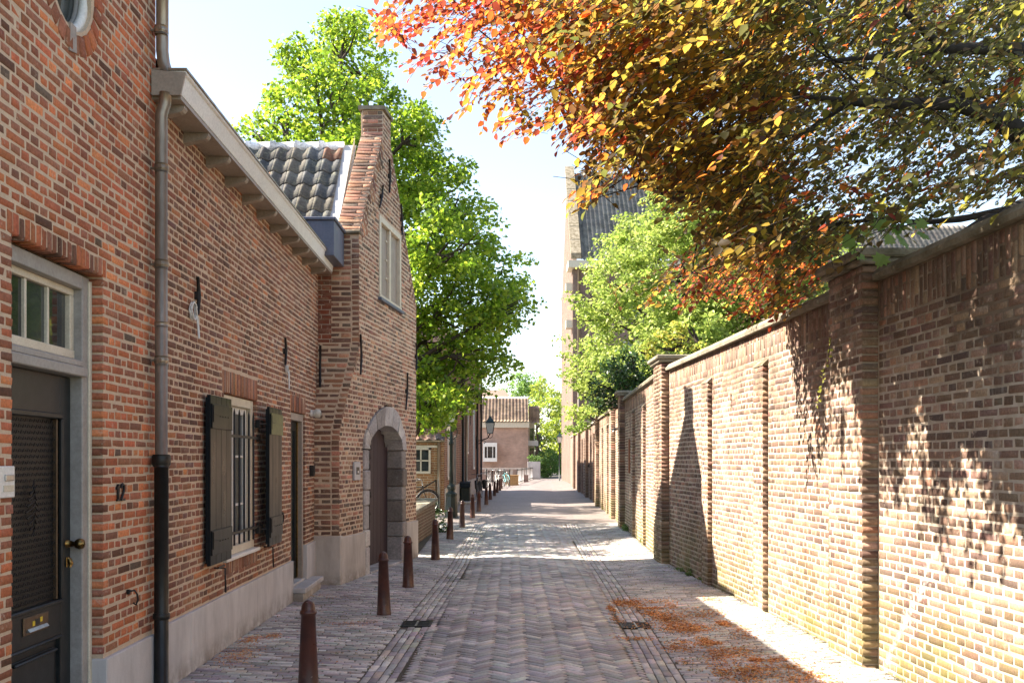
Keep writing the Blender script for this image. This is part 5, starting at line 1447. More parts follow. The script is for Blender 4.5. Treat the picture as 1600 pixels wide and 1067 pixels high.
# ------------------------------------------------------------------ far house with the bay window, its neighbours
FH = thing('far_house', 'pinkish brick house with a white box bay window and tiled roof', 'house', (-.6, 84, 0))
bmf = brick_tex_mat('far_house_brick', (1, 0), (.46, .29, .22), (.36, .23, .18), (.42, .34, .28), .07, .22)
m = MB(); m.box((-9, 84, -.1), (1.42, 92, 4.45)); m.build('wall', bmf, FH)
m = MB(); m.box((-9, 83.75, 4.45), (1.5, 84, 4.95)); m.build('fascia', 'cream', FH)
pantile_roof('roof_tiling', lambda u, t, z: Vector((u, 83.6 + t, z)), -9, 1.45, 3.6, 2.25, 14, .30, M['tile'], FH, 8, ((.34, .24, .17), (.42, .30, .22), (.26, .18, .14)), 4.95, .07)
m = MB(); m.add([(-9, 83.7, 4.9), (1.45, 83.7, 4.9), (1.45, 87.3, 7.15), (-9, 87.3, 7.15), (-9, 91, 4.9), (1.45, 91, 4.9)], [(0, 1, 2, 3), (3, 2, 5, 4), (1, 5, 2)]); m.build('roof_deck', 'cream', FH)
m = MB(); m.tube([(-9, 87.2, 7.25), (1.45, 87.2, 7.25)], .1, 6); m.build('ridge', 'tile', FH)
m = MB(); x0, x1, z0, z1 = -2.5, -1.32, 1.50, 3.06
x0, x1, z0, z1 = -2.52, -1.34, 1.48, 3.12
x1 = -1.30
m.box((x0, 83.3, z0), (x1, 84, z0 + .32)); m.box((x0, 83.3, z1 - .34), (x1, 84, z1)); m.box((x0, 83.3, z0 + .32), (x0 + .14, 84, z1 - .34)); m.box((x1 - .14, 83.3, z0 + .32), (x1, 84, z1 - .34))
bw = m.build('bay_window', 'white', FH)
m = MB()
for i in (1, 3): q = x0 + .14 + (x1 - x0 - .28) * i / 4; m.box((q - .03, 83.36, z0 + .32), (q + .03, 83.4, z1 - .34))
m.build('mullion', 'white', bw, kind=None)
box1('pane', 'glass', bw, (x0 + .14, 83.44, z0 + .32), (x1 - .14, 83.46, z1 - .34))
BE = thing('balcony_house', 'pale house wing with a balcony right of the far house', 'house', (2, 88, 0))
m = MB(); m.box((1.43, 87, -.1), (2.05, 95, 5)); m.build('wall', 'cream', BE)
m = MB(); m.box((1.45, 86.2, 2.9), (2.35, 87, 3.35)); m.build('balcony', 'white', BE)
m = MB(); m.box((1.62, 86.95, 3.4), (1.98, 86.99, 4.5)); m.build('dark_window', 'glass', BE); m = MB(); m.box((1.62, 86.95, .9), (1.98, 86.99, 2.7)); m.build('dark_window', 'glass', BE)
pantile_roof('roof_tiling', lambda u, t, z: Vector((u, 86 + t, z)), 1.5, 2.5, 1.2, 1.6, 6, .3, M['tile'], BE, 8, ((.34, .24, .17), (.42, .30, .22), (.26, .18, .14)), 4.9, .07)
HR = thing('hipped_roof_house', 'house with a hipped tiled roof behind the far house', 'house', (-2, 100, 0))
m = MB(); m.box((-4.8, 98, -.1), (.4, 106, 7)); m.build('wall', bmf, HR)
m = MB(); m.add([(-5, 97.7, 6.9), (.6, 97.7, 6.9), (-.8, 100, 8.9), (-4, 100, 8.9), (-5, 106, 6.9), (.6, 106, 6.9)], [(0, 1, 2, 3), (1, 5, 2), (0, 3, 4), (3, 2, 5, 4)]); m.build('roof', plain_mat('pale_tiles', (.34, .24, .19), .8, .2, 4, stretch=(12, 1, 1)), HR)
m = MB(); m.box((1.3, 79.5, -.05), (2.35, 80.2, 1.5)); tag(m.build('grey_end_wall', 'render_grey'), 'short grey wall between the railing and the hedge', 'wall')
M['leaf_hedge'] = M['leaf_far']
t = thing('hedge', 'clipped green hedge beside the grey wall at the far bend', 'hedge', (3, 86, 0))
crown(t, [(2.9, 84, .9, 1.0), (2.9, 84, 1.9, .8), (3.3, 88, 1.0, 1.1), (3.4, 88, 2.0, .9), (3.9, 93, 1.2, 1.3), (1.8, 80, 1.7, .35), (2.1, 80.1, 1.65, .3)], .16, .9, [(.10, .19, .035), (.07, .14, .03), (.14, .22, .05)], M['leaf_far'], 9, .3, 'leaves')
t = thing('end_wall', 'low brick wall closing the view at the end of the street', 'wall', (6, 124, 0))
m = MB(); m.box((-8, 124, -.1), (16, 124.4, 1.3)); m.build('wall_face', bmf, t)
m = MB(); m.box((4.5, 122, .0), (4.62, 122.1, 1.0)); m.box((4.5, 122, .9), (8, 122.1, 1.0)); m.build('white_rail', 'white', t)
t = thing('street_lantern', 'pale lantern post under the trees at the far bend', 'street lamp', (3.62, 74, 0))
m = MB(); m.tube([(3.66, 74, 0), (3.66, 74, 2.95)], .05, 8); m.build('pole', 'lamp_green', t); lantern(t, 3.66, 74, 2.95, .2, .45)

# ------------------------------------------------------------------ tall brick building with the steep roof on the right
CB = thing('tall_gabled_building', 'tall brick building with steep tiled roof and stone verge beyond the garden wall', 'building', (10, 66, 0))
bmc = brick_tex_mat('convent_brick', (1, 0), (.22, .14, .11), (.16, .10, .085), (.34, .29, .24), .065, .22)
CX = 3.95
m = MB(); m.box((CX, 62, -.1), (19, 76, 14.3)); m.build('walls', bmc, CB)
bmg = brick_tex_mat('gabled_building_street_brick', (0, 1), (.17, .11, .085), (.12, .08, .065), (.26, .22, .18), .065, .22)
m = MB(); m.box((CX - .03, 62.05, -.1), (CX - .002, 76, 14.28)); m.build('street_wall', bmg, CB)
m = MB(); m.add([(CX, 62, 14.3), (CX + .25, 62, 14.3), (CX + .25, 69, 22), (CX, 69, 22), (CX, 76, 14.3), (CX + .25, 76, 14.3)], [(0, 3, 4), (1, 5, 2), (0, 1, 2, 3), (3, 2, 5, 4)]); m.build('gable', bmg, CB)
for i in range(7):
    a = i / 7; b = (i + 1) / 7 - .006
    m = MB(); P = []
    for t_ in (a, b):
        for x in (CX - .15, CX + .5):
            for dz in (.05, .45): P.append((x, 61.8 + 7.2 * t_, 14.5 + 7.8 * t_ + dz))
    m.add(P, [(0, 1, 3, 2), (4, 6, 7, 5), (0, 2, 6, 4), (1, 5, 7, 3), (0, 4, 5, 1), (2, 3, 7, 6)]); m.build('verge_stone', 'coping', CB)
pantile_roof('roof_tiling', lambda u, t, z: Vector((u, 61.8 + t, z)), CX + .5, 19.3, 7.2, 7.7, 26, .30, M['tile'], CB, 4, ((.16, .16, .17), (.20, .20, .20), (.12, .125, .13)), 14.45, .09)
m = MB(); m.box((CX - .35, 61.4, 13.95), (19.3, 62, 14.4)); m.box((CX - .35, 62, 13.95), (CX, 63.2, 14.4)); m.build('cornice', 'cream', CB)
for z in (12.6, 10.2): box1('corbel_stone', 'cream', CB, (CX - .45, 62.2, z), (CX, 63.2, z + .5))
m = MB(); m.tube([(CX + .35, 61.8, 0), (CX + .35, 61.8, 13.9)], .09, 8); m.build('downpipe', 'zinc', CB)
for i in range(4):
    x = CX + 3 + i * 3.2
    for z in (3.5, 7.2, 10.7):
        m = MB(); m.box((x, 61.95, z), (x + 1.3, 62.02, z + 2.1)); w_ = m.build('window', 'cream', CB); box1('pane', 'glass', w_, (x + .1, 61.93, z + .1), (x + 1.2, 61.94, z + 2.0))
# nearer tiled annex seen through the beech
AX = thing('tiled_annex', 'grey tiled annex roof glimpsed through the copper beech leaves', 'building', (16, 38, 0))
m = MB(); m.box((12.2, 46, -.1), (24, 56, 9.0)); m.build('walls', bmc, AX)
pantile_roof('roof_tiling', lambda u, t, z: Vector((u, 45.8 + t, z)), 12.0, 24, 5, 5.0, 18, .27, M['tile'], AX, 4, ((.20, .18, .17), (.25, .22, .20), (.16, .15, .15)), 9.0, .08)
# ------------------------------------------------------------------ trees
def limb(par, pts, radii, name='branch', mat='bark', n=8):
    m = MB(); m.tube([Vector(p) for p in pts], radii, n); return m.build(name, mat, par)
def bend(a, b, rng, k=6, sag=.12):
    a, b = Vector(a), Vector(b); L = (b - a).length; o = [Vector((rng.normal() * sag * L * .5, rng.normal() * sag * L * .5, rng.normal() * sag * L * .4)) for _ in range(2)]
    return [a.lerp(b, t) + o[0] * math.sin(math.pi * t) + o[1] * math.sin(2 * math.pi * t) * .5 for t in np.linspace(0, 1, k)]
def tree_from_px(name, label, base, Y, pxb, leaf, dens, cols, mat, seed, clump, spread=2.4, trunk_r=.22, bark='bark', extra=(), aspect=.72, droop=.5, limbs=True):
    rng = np.random.default_rng(seed)
    t = thing(name, label, 'tree', base)
    blobs = []
    for (px, py, pr) in pxb:
        y = Y + rng.uniform(-spread, spread); c = W(px, py, y); blobs.append((c.x, c.y, c.z, pr / FPX * y))
    blobs += list(extra)
    b = Vector(base); top = Vector((b.x, b.y, max(q[2] for q in blobs) - .22 * (max(q[2] for q in blobs) - b.z)))
    n = 7; pts = [b.lerp(top, i / (n - 1)) + Vector((rng.normal() * .08 * i, rng.normal() * .08 * i, 0)) for i in range(n)]
    tr = limb(t, pts, [trunk_r * (1 - .85 * i / (n - 1)) + .02 for i in range(n)], 'trunk', bark, 10)
    for q in (blobs if limbs else []):
        c = Vector(q[:3]); h = min(max((c.z - .35 * (Vector((c.x, c.y)) - Vector((b.x, b.y))).length - b.z) / (top.z - b.z), .12), .9)
        p0 = pts[min(int(h * (n - 1)), n - 2)]
        pp = bend(p0, c, rng); limb(t, pp, [trunk_r * .24 * (1 - .8 * i / 5) + .01 for i in range(6)], 'limb', bark, 6)
        for k in range(5):
            e = c + Vector(rand_unit(1, rng)[0]) * q[3] * .85
            limb(t, bend(pp[4], e, rng, 4), [.035, .025, .018, .008], 'branch', bark, 5)
    crown(t, blobs, leaf, dens, cols, mat, seed, clump, aspect=aspect, droop=droop)
    return t
GL_ = [(.19, .29, .02), (.14, .24, .02), (.25, .34, .03), (.10, .17, .02), (.32, .39, .04)]
tree_from_px('linden_tree', 'big bright green tree rising behind the gatehouse', (-3.6, 21.5, -.1), 21.5,
   [(545, 85, 62), (480, 105, 50), (450, 175, 50), (395, 212, 32), (520, 160, 70), (585, 165, 55), (620, 200, 55), (655, 200, 38), (600, 260, 75), (560, 240, 60), (680, 270, 50), (700, 300, 50), (640, 340, 80), (700, 380, 75),
    (735, 395, 50), (660, 440, 85), (740, 470, 60), (785, 485, 42), (690, 520, 75), (755, 545, 48), (650, 560, 60), (715, 590, 48), (675, 628, 38), (640, 640, 40), (600, 420, 70), (800, 470, 26), (745, 610, 20), (500, 220, 50), (430, 235, 40), (660, 600, 55), (700, 625, 35), (665, 655, 28), (780, 440, 45), (770, 520, 45), (690, 345, 60), (735, 330, 40), (540, 45, 32)],
   .115, 1.15, GL_, M['leaf_green'], 101, .36, 2.0, .3, extra=[(-6, 18.2, 5.6, 1.3), (-5.5, 21.8, 6.0, 1.6), (-6, 24.6, 6.0, 1.7), (-7, 28, 6.0, 1.3), (-5, 26.5, 5.6, 1.3), (-5.5, 31.5, 6, 1.7), (-4.6, 33.6, 6.2, 1.3), (-4.8, 19.6, 4.8, 1.1)])
tree_from_px('maple_tree', 'pale green maple standing behind the garden wall', (6.5, 32, -.1), 31,
   [(1070, 330, 60), (1120, 310, 50), (1010, 380, 60), (960, 440, 55), (930, 480, 40), (1050, 430, 80), (990, 500, 70), (925, 560, 42), (910, 600, 28), (960, 590, 55), (1060, 530, 80), (1140, 420, 90), (1130, 520, 80), (1210, 480, 90), (1200, 400, 80), (905, 640, 22), (1270, 520, 60), (1020, 600, 50), (1290, 430, 70)],
   .13, 1.15, [(.33, .40, .085), (.26, .34, .07), (.40, .46, .12), (.19, .27, .05)], M['leaf_far'], 102, .42, 2.5, .25)
tree_from_px('dark_shrub', 'dark green shrub leaning over the garden wall below the maple', (3.9, 24.5, -.1), 24,
   [(985, 575, 32), (950, 605, 26), (1000, 605, 30), (965, 570, 22), (940, 630, 16), (1040, 590, 30), (975, 615, 22)], .09, 1.0, [(.05, .10, .025), (.035, .07, .02), (.09, .17, .04)], M['leaf_dark'], 103, .22, .5, .07)
tree_from_px('yellow_shrub', 'yellow green leafed bush behind the pillar with the pale cap', (4.2, 20, -.1), 19,
   [(1030, 530, 18), (1060, 520, 26), (1085, 540, 22), (1010, 545, 14)], .085, .8, [(.32, .36, .05), (.38, .33, .06), (.24, .3, .05)], M['leaf_far'], 104, .16, .5, .04)
tree_from_px('climber_plant', 'light green climber spilling over the far garden wall', (3.75, 40, -.1), 39,
   [(915, 655, 14), (930, 640, 14), (900, 668, 10), (940, 655, 12), (890, 672, 8)], .11, .9, [(.26, .36, .06), (.2, .3, .05)], M['leaf_far'], 105, .2, 1.0, .03, limbs=False)
tree_from_px('sunny_tree', 'sunlit yellow green tree at the end of the street', (2.6, 98, -.1), 97,
   [(850, 610, 20), (858, 640, 24), (840, 640, 16), (868, 670, 22), (850, 675, 18), (875, 625, 14), (876, 700, 14), (848, 600, 12), (860, 705, 14)], .3, .8, [(.36, .42, .05), (.30, .36, .05), (.22, .3, .05)], M['leaf_far'], 106, .7, 3, .2)
tree_from_px('tall_far_tree', 'rounded green tree behind the far house roofs', (.8, 118, -.1), 116,
   [(815, 605, 24), (800, 615, 16), (835, 600, 18), (822, 625, 20), (812, 590, 12), (845, 625, 20)], .32, .8, [(.16, .27, .06), (.2, .32, .07)], M['leaf_far'], 107, .8, 3, .3)
tree_from_px('conifer_tree', 'dark dense tree between hedge and sunlit tree', (3.6, 106, -.1), 106,
   [(850, 710, 18), (845, 690, 15), (862, 722, 12), (840, 715, 14), (878, 712, 14), (885, 690, 16), (888, 720, 14), (900, 700, 16)], .3, 1.0, [(.05, .10, .03), (.035, .07, .025)], M['leaf_dark'], 108, .6, 3, .2)
tree_from_px('lime_tree', 'green tree closing the gap beside the tall building', (6.5, 114, -.1), 112,
   [(880, 690, 26), (895, 660, 24), (870, 655, 18), (905, 700, 24), (860, 690, 20), (885, 630, 16), (872, 720, 12), (850, 725, 12), (835, 735, 10)], .32, .9, [(.24, .34, .06), (.16, .25, .05), (.3, .38, .06)], M['leaf_far'], 109, .7, 3, .25)
t = thing('garden_foliage', 'dense garden greenery behind the right wall', 'shrubbery', (9, 30, 0)); t['kind'] = 'stuff'
crown(t, [(8, 24, 2, 2.0), (10, 28, 2.5, 2.4), (13, 32, 3, 3), (7, 36, 2.5, 2.4), (16, 28, 3, 3), (9, 44, 3, 3), (6.5, 48, 3, 2.2), (12, 48, 4, 3)], .22, .6, [(.12, .2, .05), (.08, .14, .04)], M['leaf_far'], 110, .6, 'leaves')

# ------------------------------------------------------------------ copper beech over the wall
BT_ = thing('copper_beech', 'copper beech with orange and olive leaves overhanging the garden wall', 'tree', (7.2, 8.6, 0))
rng = np.random.default_rng(200)
def inpoly(x, y, poly):
    c = False; n = len(poly); j = n - 1
    for i in range(n):
        xi, yi = poly[i]; xj, yj = poly[j]
        if (yi > y) != (yj > y) and x < (xj - xi) * (y - yi) / (yj - yi) + xi: c = not c
        j = i
    return c
# outline of the overhanging crown as a cone of directions from the eye, and the part of the wall its shade falls on
CAN = [(560, -400), (600, -60), (590, 20), (600, 70), (640, 60), (665, 120), (690, 175), (740, 175), (775, 200), (830, 215), (870, 190), (885, 215), (930, 225), (895, 300), (925, 310), (985, 245), (1040, 300), (1100, 330), (1090, 385), (1000, 430), (940, 455), (975, 485),
       (1100, 470), (1180, 455), (1130, 490), (1230, 490), (1290, 462), (1295, 385), (1350, 352), (1440, 342), (1560, 300), (1640, 280), (1900, 250), (1900, -400)]
SHP = [(1225, 470), (1238, 600), (1250, 690), (1262, 755), (1284, 762), (1290, 690), (1296, 560), (1312, 590), (1330, 660), (1345, 640), (1368, 700), (1392, 770), (1404, 700), (1425, 655), (1440, 640), (1455, 770), (1468, 815), (1485, 740), (1530, 700), (1550, 780), (1590, 860), (1640, 900), (1900, 1000), (1900, 200), (1225, 200)]
LITC = [(1300, 120, 110, 60), (1420, 250, 90, 60), (1500, 300, 70, 45)]
def shade_ok(p):
    t = (wall_r(p.y) - p.x) / SUN.x
    if t <= 0: return True
    h = p + SUN * t
    if h.z > 3.05 or h.y < 5.35: return True
    if h.z < 0:
        tg = -p.z / SUN.z; g_ = p + SUN * tg
        return g_.x < 1.9
    px, py = 800 + h.x / h.y * FPX, 718 - (h.z - EYE) / h.y * FPX
    if px > 1620: return h.z > .8
    return inpoly(px, py, SHP)
def hanging(px, py): return 1.0
sprays = []; tries = 0
while len(sprays) < 7300 and tries < 900000:
    tries += 1
    px = rng.uniform(560, 1900); py = rng.uniform(-400, 500)
    if not inpoly(px, py, CAN): continue
    # thinner towards the left tips and in the sky gaps on the right
    dens = 1.0
    if px < 760: dens = .24 if py > 60 else .45
    elif px < 900: dens = .55
    if 1230 < px < 1600 and 200 < py < 350: dens = .5
    elif 1240 < px and py < 200: dens = .85
    if px > 1300 and 60 < py < 200: dens = .85
    if py < -40: dens *= .22
    if px > 1620: dens *= .3
    if py > 400: dens = .75
    if rng.random() > dens: continue
    lo = np.interp(px, [600, 900, 1200, 1600, 1900], [6.8, 5.4, 4.9, 4.6, 4.0]); hi = np.interp(px, [600, 900, 1200, 1600, 1900], [9.2, 9.5, 10.5, 11, 11])
    if py > 400: lo, hi = 8.5, 12
    if px > 1230 and rng.random() < (.85 if 50 < py < 210 else .45): lo = 8.0; hi = 12.5
    y = rng.uniform(lo, hi); p = W(px, py, y)
    if p.z > 8.6: continue
    if p.x > wall_r(y) - .15 and p.z < 3.3: continue
    if not (shade_ok(p) and shade_ok(p + Vector((-.1, 0, -.12)))) and not (px < 960 and py > 20 and rng.random() < (.42 if px < 760 else .16)): continue
    sprays.append((p, px, py))
LP, LD, LN, LL, LT = [], [], [], [], []
TW_ = MB()
RED = [(.42, .045, .035), (.54, .09, .04), (.60, .15, .04)]; ORG = [(.72, .22, .035), (.62, .13, .03), (.75, .30, .05), (.30, .06, .035)]; OLV = [(.56, .33, .05), (.34, .23, .04), (.20, .15, .035), (.66, .38, .06), (.20, .10, .04), (.40, .32, .05)]; GRN = [(.22, .22, .045), (.14, .16, .04), (.30, .29, .05), (.17, .12, .045), (.11, .11, .04)]
for (p, px, py) in sprays:
    out = Vector((-1, rng.normal() * .55, -.28 + rng.normal() * .25)) if rng.random() < .8 else Vector((rng.normal(), rng.normal(), -.4))
    out.normalize(); up = Vector((rng.normal() * .25, rng.normal() * .25, 1)); side = out.cross(up).normalized(); up = side.cross(out)
    nl = int(rng.integers(6, 11)); step = .034
    pts = []
    f = (px - 600) / 1000 + rng.normal() * .06 + (py < 0) * .1
    pal = RED if f < .10 else (ORG if f < .30 else (OLV if f < .62 else GRN))
    if py > 395 and rng.random() < .75: pal = ORG if rng.random() < .6 else RED
    if rng.random() < .2: pal = [ORG, OLV, OLV, GRN, GRN][int(rng.integers(5))] if f > .2 else ORG
    for k in range(nl):
        q = p + out * (k - nl * .5) * step + Vector((0, 0, -.0035 * k * k * .5)); pts.append(q)
        sg = 1 if k % 2 else -1
        d = (out * .65 + side * sg * .75 + Vector((0, 0, -.35 + rng.normal() * .18))).normalized()
        n_ = (up + Vector((rng.normal() * .3, rng.normal() * .3, 0)) + Vector((-.2, 0, 0))).normalized()
        LP.append(q); LD.append(d); LN.append(n_); LL.append(rng.uniform(.044, .080)); c = np.array(pal[int(rng.integers(len(pal)))]) * rng.normal(1, .12)
        LT.append(np.clip(c, .01, .95))
    TW_.tube([pts[0] - out * .1] + pts[::3] + [pts[-1]], .0022, 3, False)
LP = np.array([tuple(v) for v in LP]); LD = np.array([tuple(v) for v in LD]); LN = np.array([tuple(v) for v in LN]); LL = np.array(LL); LT = np.array(LT)
pxx, pyy = px_of(LP)
sc_ = LL ** 2 / LP[:, 1] ** 2; sc_[(pxx < 5) | (pxx > 1595) | (pyy < 5) | (pyy > 1060)] = 0
order = np.argsort(-sc_)[:300]; mk = np.zeros(len(LP), bool); mk[order] = True
cr = foliage('crown', LP[~mk], LD[~mk], LN[~mk], LL[~mk], LL[~mk] * .7, LT[~mk], M['leaf_beech'], BT_, near=True)
bb_ = np.array(base_of(BT_))
lm = {}
allp = RED + ORG + OLV + GRN
for i in order:
    ci = int(np.argmin([np.abs(np.array(c) - LT[i]).sum() for c in allp]))
    if ci not in lm:
        tmp = foliage('leaf', np.zeros((1, 3)), np.array([[0, 1., 0]]), np.array([[0, 0, 1.]]), np.array([.075]), np.array([.05]), np.array([allp[ci]]), M['leaf_beech'], None, near=True, kind=None, base=(0, 0, 0))
        lm[ci] = tmp.data; bpy.data.objects.remove(tmp)
    o = bpy.data.objects.new('leaf', lm[ci]); link(o); o.parent = BT_
    d = Vector(LD[i]).normalized(); s_ = d.cross(Vector(LN[i])).normalized(); n_ = s_.cross(d)
    m_ = Matrix((s_, d, n_)).transposed().to_4x4(); m_.translation = Vector(LP[i] - bb_)
    o.matrix_local = m_ @ Matrix.Scale(LL[i] / .075, 4)
o = TW_.build('twigs', 'dark_bark', BT_); o['kind'] = 'stuff'
trunk = limb(BT_, [(7.2, 8.6, -.1), (7.15, 8.6, 1.2), (6.95, 8.5, 2.4), (6.9, 8.5, 3.6), (6.8, 8.6, 5.5), (6.6, 8.8, 8), (6.5, 9, 10)], [.42, .34, .30, .27, .22, .14, .04], 'trunk', 'dark_bark', 14)
def blimb(pl, radii):
    pts = [W(a, b, y) for a, b, y in pl]; return limb(BT_, pts, radii, 'limb', 'dark_bark', 9), pts
L1, P1_ = blimb([(1900, 330, 8.6), (1720, 285, 8.4), (1600, 212, 8.2), (1545, 178, 8.1), (1490, 163, 8.0), (1400, 163, 7.9), (1330, 160, 7.8), (1270, 152, 7.7), (1200, 155, 7.6)], [.12, .11, .095, .075, .055, .045, .032, .02, .01])
L2, P2_ = blimb([(1900, 200, 8.8), (1700, 90, 7.9), (1600, 78, 7.6), (1520, 76, 7.5), (1475, 76, 7.4), (1380, 88, 7.3), (1300, 95, 7.2)], [.10, .075, .055, .045, .04, .025, .012])
L3, P3_ = blimb([(1475, 76, 7.4), (1450, 55, 7.3), (1430, 36, 7.2), (1400, 0, 7.1), (1360, -60, 7.0)], [.035, .032, .028, .02, .012])
L4, P4_ = blimb([(1900, 340, 8.6), (1700, 320, 7.8), (1600, 322, 7.4), (1540, 345, 7.3), (1490, 375, 7.2)], [.10, .085, .065, .045, .03])
L5, P5_ = blimb([(1640, 318, 8.2), (1560, 330, 8.1), (1500, 343, 8.0), (1440, 348, 8.0), (1380, 342, 8.0), (1300, 350, 8.2), (1200, 380, 8.6), (1080, 430, 9.2)], [.035, .03, .026, .022, .018, .015, .012, .006])
L6, P6_ = blimb([(1540, 170, 8.1), (1510, 158, 8.5), (1480, 130, 9.0), (1380, 60, 9.4), (1250, 0, 9.6), (1100, -60, 9.6)], [.045, .04, .03, .022, .015, .008])
L7, P7_ = blimb([(1270, 152, 7.7), (1150, 120, 7.9), (1000, 60, 8.2), (850, 10, 8.5), (700, -10, 8.8)], [.018, .015, .012, .009, .004])
L8, P8_ = blimb([(1330, 160, 7.8), (1220, 230, 7.6), (1120, 270, 7.5), (1000, 290, 7.5), (930, 310, 7.5)], [.02, .015, .011, .007, .003])
anch = [q for P in (P1_[3:], P2_[3:], P3_, P5_, P6_[1:], P7_, P8_) for q in P]
for k in range(170):
    p = sprays[int(rng.integers(len(sprays)))][0]
    a = min(anch, key=lambda q: (q - p).length + .3 * abs(rng.normal()))
    if (a - p).length > 2.6: continue
    if not all(shade_ok(a.lerp(p, q)) for q in (.25, .5, .75, 1)): continue
    L = (a - p).length; limb(BT_, bend(a, p, rng, 5, .07), [.004 + L * .0035, .004 + L * .0025, .004 + L * .0015, .004, .0018], 'branch', 'dark_bark', 5)

# green maple sprig above the near pillar cap
MS = thing('maple_sprig', 'green lobed maple leaves hanging over the near pillar cap', 'leaves', W(1380, 380, 6.9))
V = []; lo = []; tot = []
def maple(px, py, y, size, rot, tilt):
    c = W(px, py, y); out = [(0, -.1), (.18, -.05), (.45, -.12), (.38, .08), (.62, .18), (.42, .30), (.48, .45), (.24, .42), (.20, .62), (.08, .60), (0, .85), (-.08, .60), (-.20, .62), (-.24, .42), (-.48, .45), (-.42, .30), (-.62, .18), (-.38, .08), (-.45, -.12), (-.18, -.05)]
    m = MB(); m.tint = random.choice([(.16, .26, .06), (.12, .22, .05), (.20, .30, .08)])
    rt = Matrix.Rotation(rot, 4, 'Y') @ Matrix.Rotation(tilt, 4, 'X')
    vs = [c + rt @ Vector((0, -.02 * size, .2 * size))] + [c + rt @ Vector((a * size, .12 * size * abs(a), b * size)) for a, b in out]
    m.add(vs, [(0, 1 + i, 1 + (i + 1) % len(out)) for i in range(len(out))]); m.build('leaf', 'leaf_far', MS)
for i in range(15):
    px, py = [(1375, 345), (1350, 360), (1330, 375), (1390, 370), (1345, 395), (1405, 352), (1425, 345), (1440, 365), (1415, 375), (1380, 400), (1365, 330), (1300, 385), (1270, 400), (1440, 345), (1398, 335)][i]
    maple(px + random.uniform(-4, 4), py, 6.9 + random.uniform(-.3, .3), random.uniform(.09, .13), R(random.uniform(120, 240)), R(random.uniform(-45, 45)))
m = MB(); m.tube([W(1560, 330, 7.2), W(1450, 345, 7.1), W(1380, 360, 6.95), W(1300, 385, 6.9)], [.008, .006, .004, .002], 5); m.build('stem', 'bark', MS)
CV = thing('hanging_creeper', 'thin creeper with tiny leaves hanging down the near pillar', 'creeper', W(1295, 560, 8.0))
m = MB(); P = [W(1298, 530, 7.9), W(1294, 560, 7.9), W(1286, 585, 7.92), W(1284, 610, 7.92), W(1276, 638, 7.95)]; m.tube(P, .003, 4); m.build('stem', 'bark', CV)
n = 22; q = np.array([tuple(P[int(i * 4 / n)].lerp(P[min(int(i * 4 / n) + 1, 4)], (i * 4 / n) % 1)) for i in range(n)])
foliage('leaves', q, rng.normal(size=(n, 3)), rng.normal(size=(n, 3)), np.full(n, .035), np.full(n, .025), np.tile([(.4, .42, .08)], (n, 1)), M['leaf_far'], CV, near=True)

# ------------------------------------------------------------------ litter, weeds
def litter(name, label, spots, n, size, cols, seed):
    rng = np.random.default_rng(seed); P = []
    w = np.array([s[4] for s in spots], float); w /= w.sum()
    for i in rng.choice(len(spots), n, p=w):
        x, y, rx, ry, _ = spots[i]; P.append((x + rng.normal() * rx, y + rng.normal() * ry))
    P = np.array([(a, b, gz(a, b) + .004) for a, b in P if b > 5 and a < wall_r(b) - .02])
    n = len(P); D = rng.normal(size=(n, 3)) * np.array([1, 1, .25]); N = rng.normal(size=(n, 3)) * .35 + np.array([0, 0, 1])
    L = size * rng.uniform(.5, 1.5, n); c = np.array(cols)[rng.integers(len(cols), size=n)]
    o = foliage(name, P, D, N, L, L * .45, c, M['litter'], None, base=(0, 0, 0)); tag(o, label, 'litter', kind='stuff'); return o
OR = [(.68, .29, .10), (.58, .22, .08), (.72, .36, .14), (.38, .16, .07), (.74, .44, .20)]
sp = []
r2 = random.Random(5)
for k in range(110):
    y = r2.uniform(6.3, 11.2); x = 2.02 - (y - 7) * .10 + r2.gauss(-.10, .27) + (.0 if y > 9 else .05); sp.append((x, y, r2.uniform(.02, .12), r2.uniform(.03, .2), r2.uniform(.1, 1.4) ** 2))
litter('bud_scale_litter', 'orange brown bud scales drifted along the right pavement', sp, 17000, .023, OR, 301)
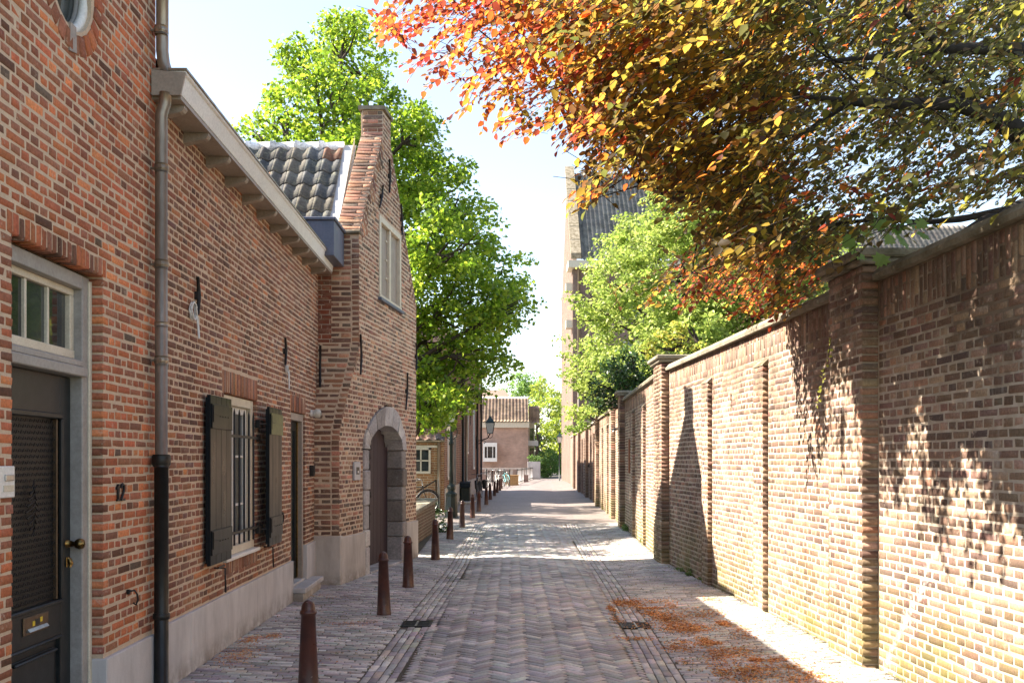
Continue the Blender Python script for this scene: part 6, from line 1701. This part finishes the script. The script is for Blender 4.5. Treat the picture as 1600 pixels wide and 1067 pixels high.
sp = [(2.1, 9, .45, 2.2, 1), (1.9, 14, .4, 2.5, .8), (2.0, 18, .35, 1.5, .7), (1.9, 21, .3, 1.2, .6), (2.35, 13, .12, 2, .3), (2.5, 8.5, .15, 1.6, .8)]
litter('scattered_litter', 'thin scatter of pale dry scales over the right pavement', sp, 9000, .014, [(.5, .30, .13), (.42, .36, .12), (.35, .2, .08)], 302)
sp = [(-2.25, 7.95, .09, .22, 1), (-2.35, 8.6, .05, .12, .5), (-2.2, 8.8, .05, .08, .3), (-1.9, 9, .5, 1.8, .7), (-2.3, 11.4, .2, .1, .25), (-1.6, 9.6, .15, .1, .3)]
litter('dry_litter', 'small drift of brown scales at the low house plinth', sp, 2200, .016, OR, 303)
rng = np.random.default_rng(9)
P = []
for k in range(900):
    y = 5.5 + 18 * rng.random() ** 1.2
    u = rng.random()
    if u < .35: x = SR0(y) + SW + .05 + abs(rng.normal()) * .4
    elif u < .55: x = wall_r(y) - .03 - abs(rng.normal()) * .03
    elif u < .8: x = wall_l(y) + .3 + rng.random() * .9
    else: x = SL0(y) + SW * .5 + rng.normal() * .25
    for j in range(int(rng.integers(2, 7))): P.append((x + rng.normal() * .012, y + rng.normal() * .03))
P = np.array([(a, b, gz(a, b) - .004) for a, b in P if wall_l(b) + .03 < a < wall_r(b) - .01]); n = len(P)
o = foliage('joint_moss', P, rng.normal(size=(n, 3)) * np.array([.7, .7, 0]) + np.array([0, 0, .8]), rng.normal(size=(n, 3)), np.full(n, .02) * rng.uniform(.5, 1.3, n), np.full(n, .007), np.array([(.12, .17, .03), (.2, .19, .05), (.09, .12, .03)])[rng.integers(3, size=n)], M['leaf_far'], None, base=(0, 0, 0))
tag(o, 'moss and small weeds growing in the paving joints', 'weeds', kind='stuff')
t = thing('wall_foot_weeds', 'small green weeds at the foot of the garden wall', 'weeds', (2.5, 13, 0)); t['kind'] = 'stuff'
crown(t, [(2.50, 13.4, .08, .06), (2.44, 13.9, .06, .05), (2.55, 12.9, .05, .05), (2.58, 18.6, .09, .07), (2.6, 21.6, .1, .1), (2.62, 22.2, .1, .09)], .03, .9, [(.14, .22, .05), (.1, .16, .04)], M['leaf_far'], 12, .04, 'leaves')
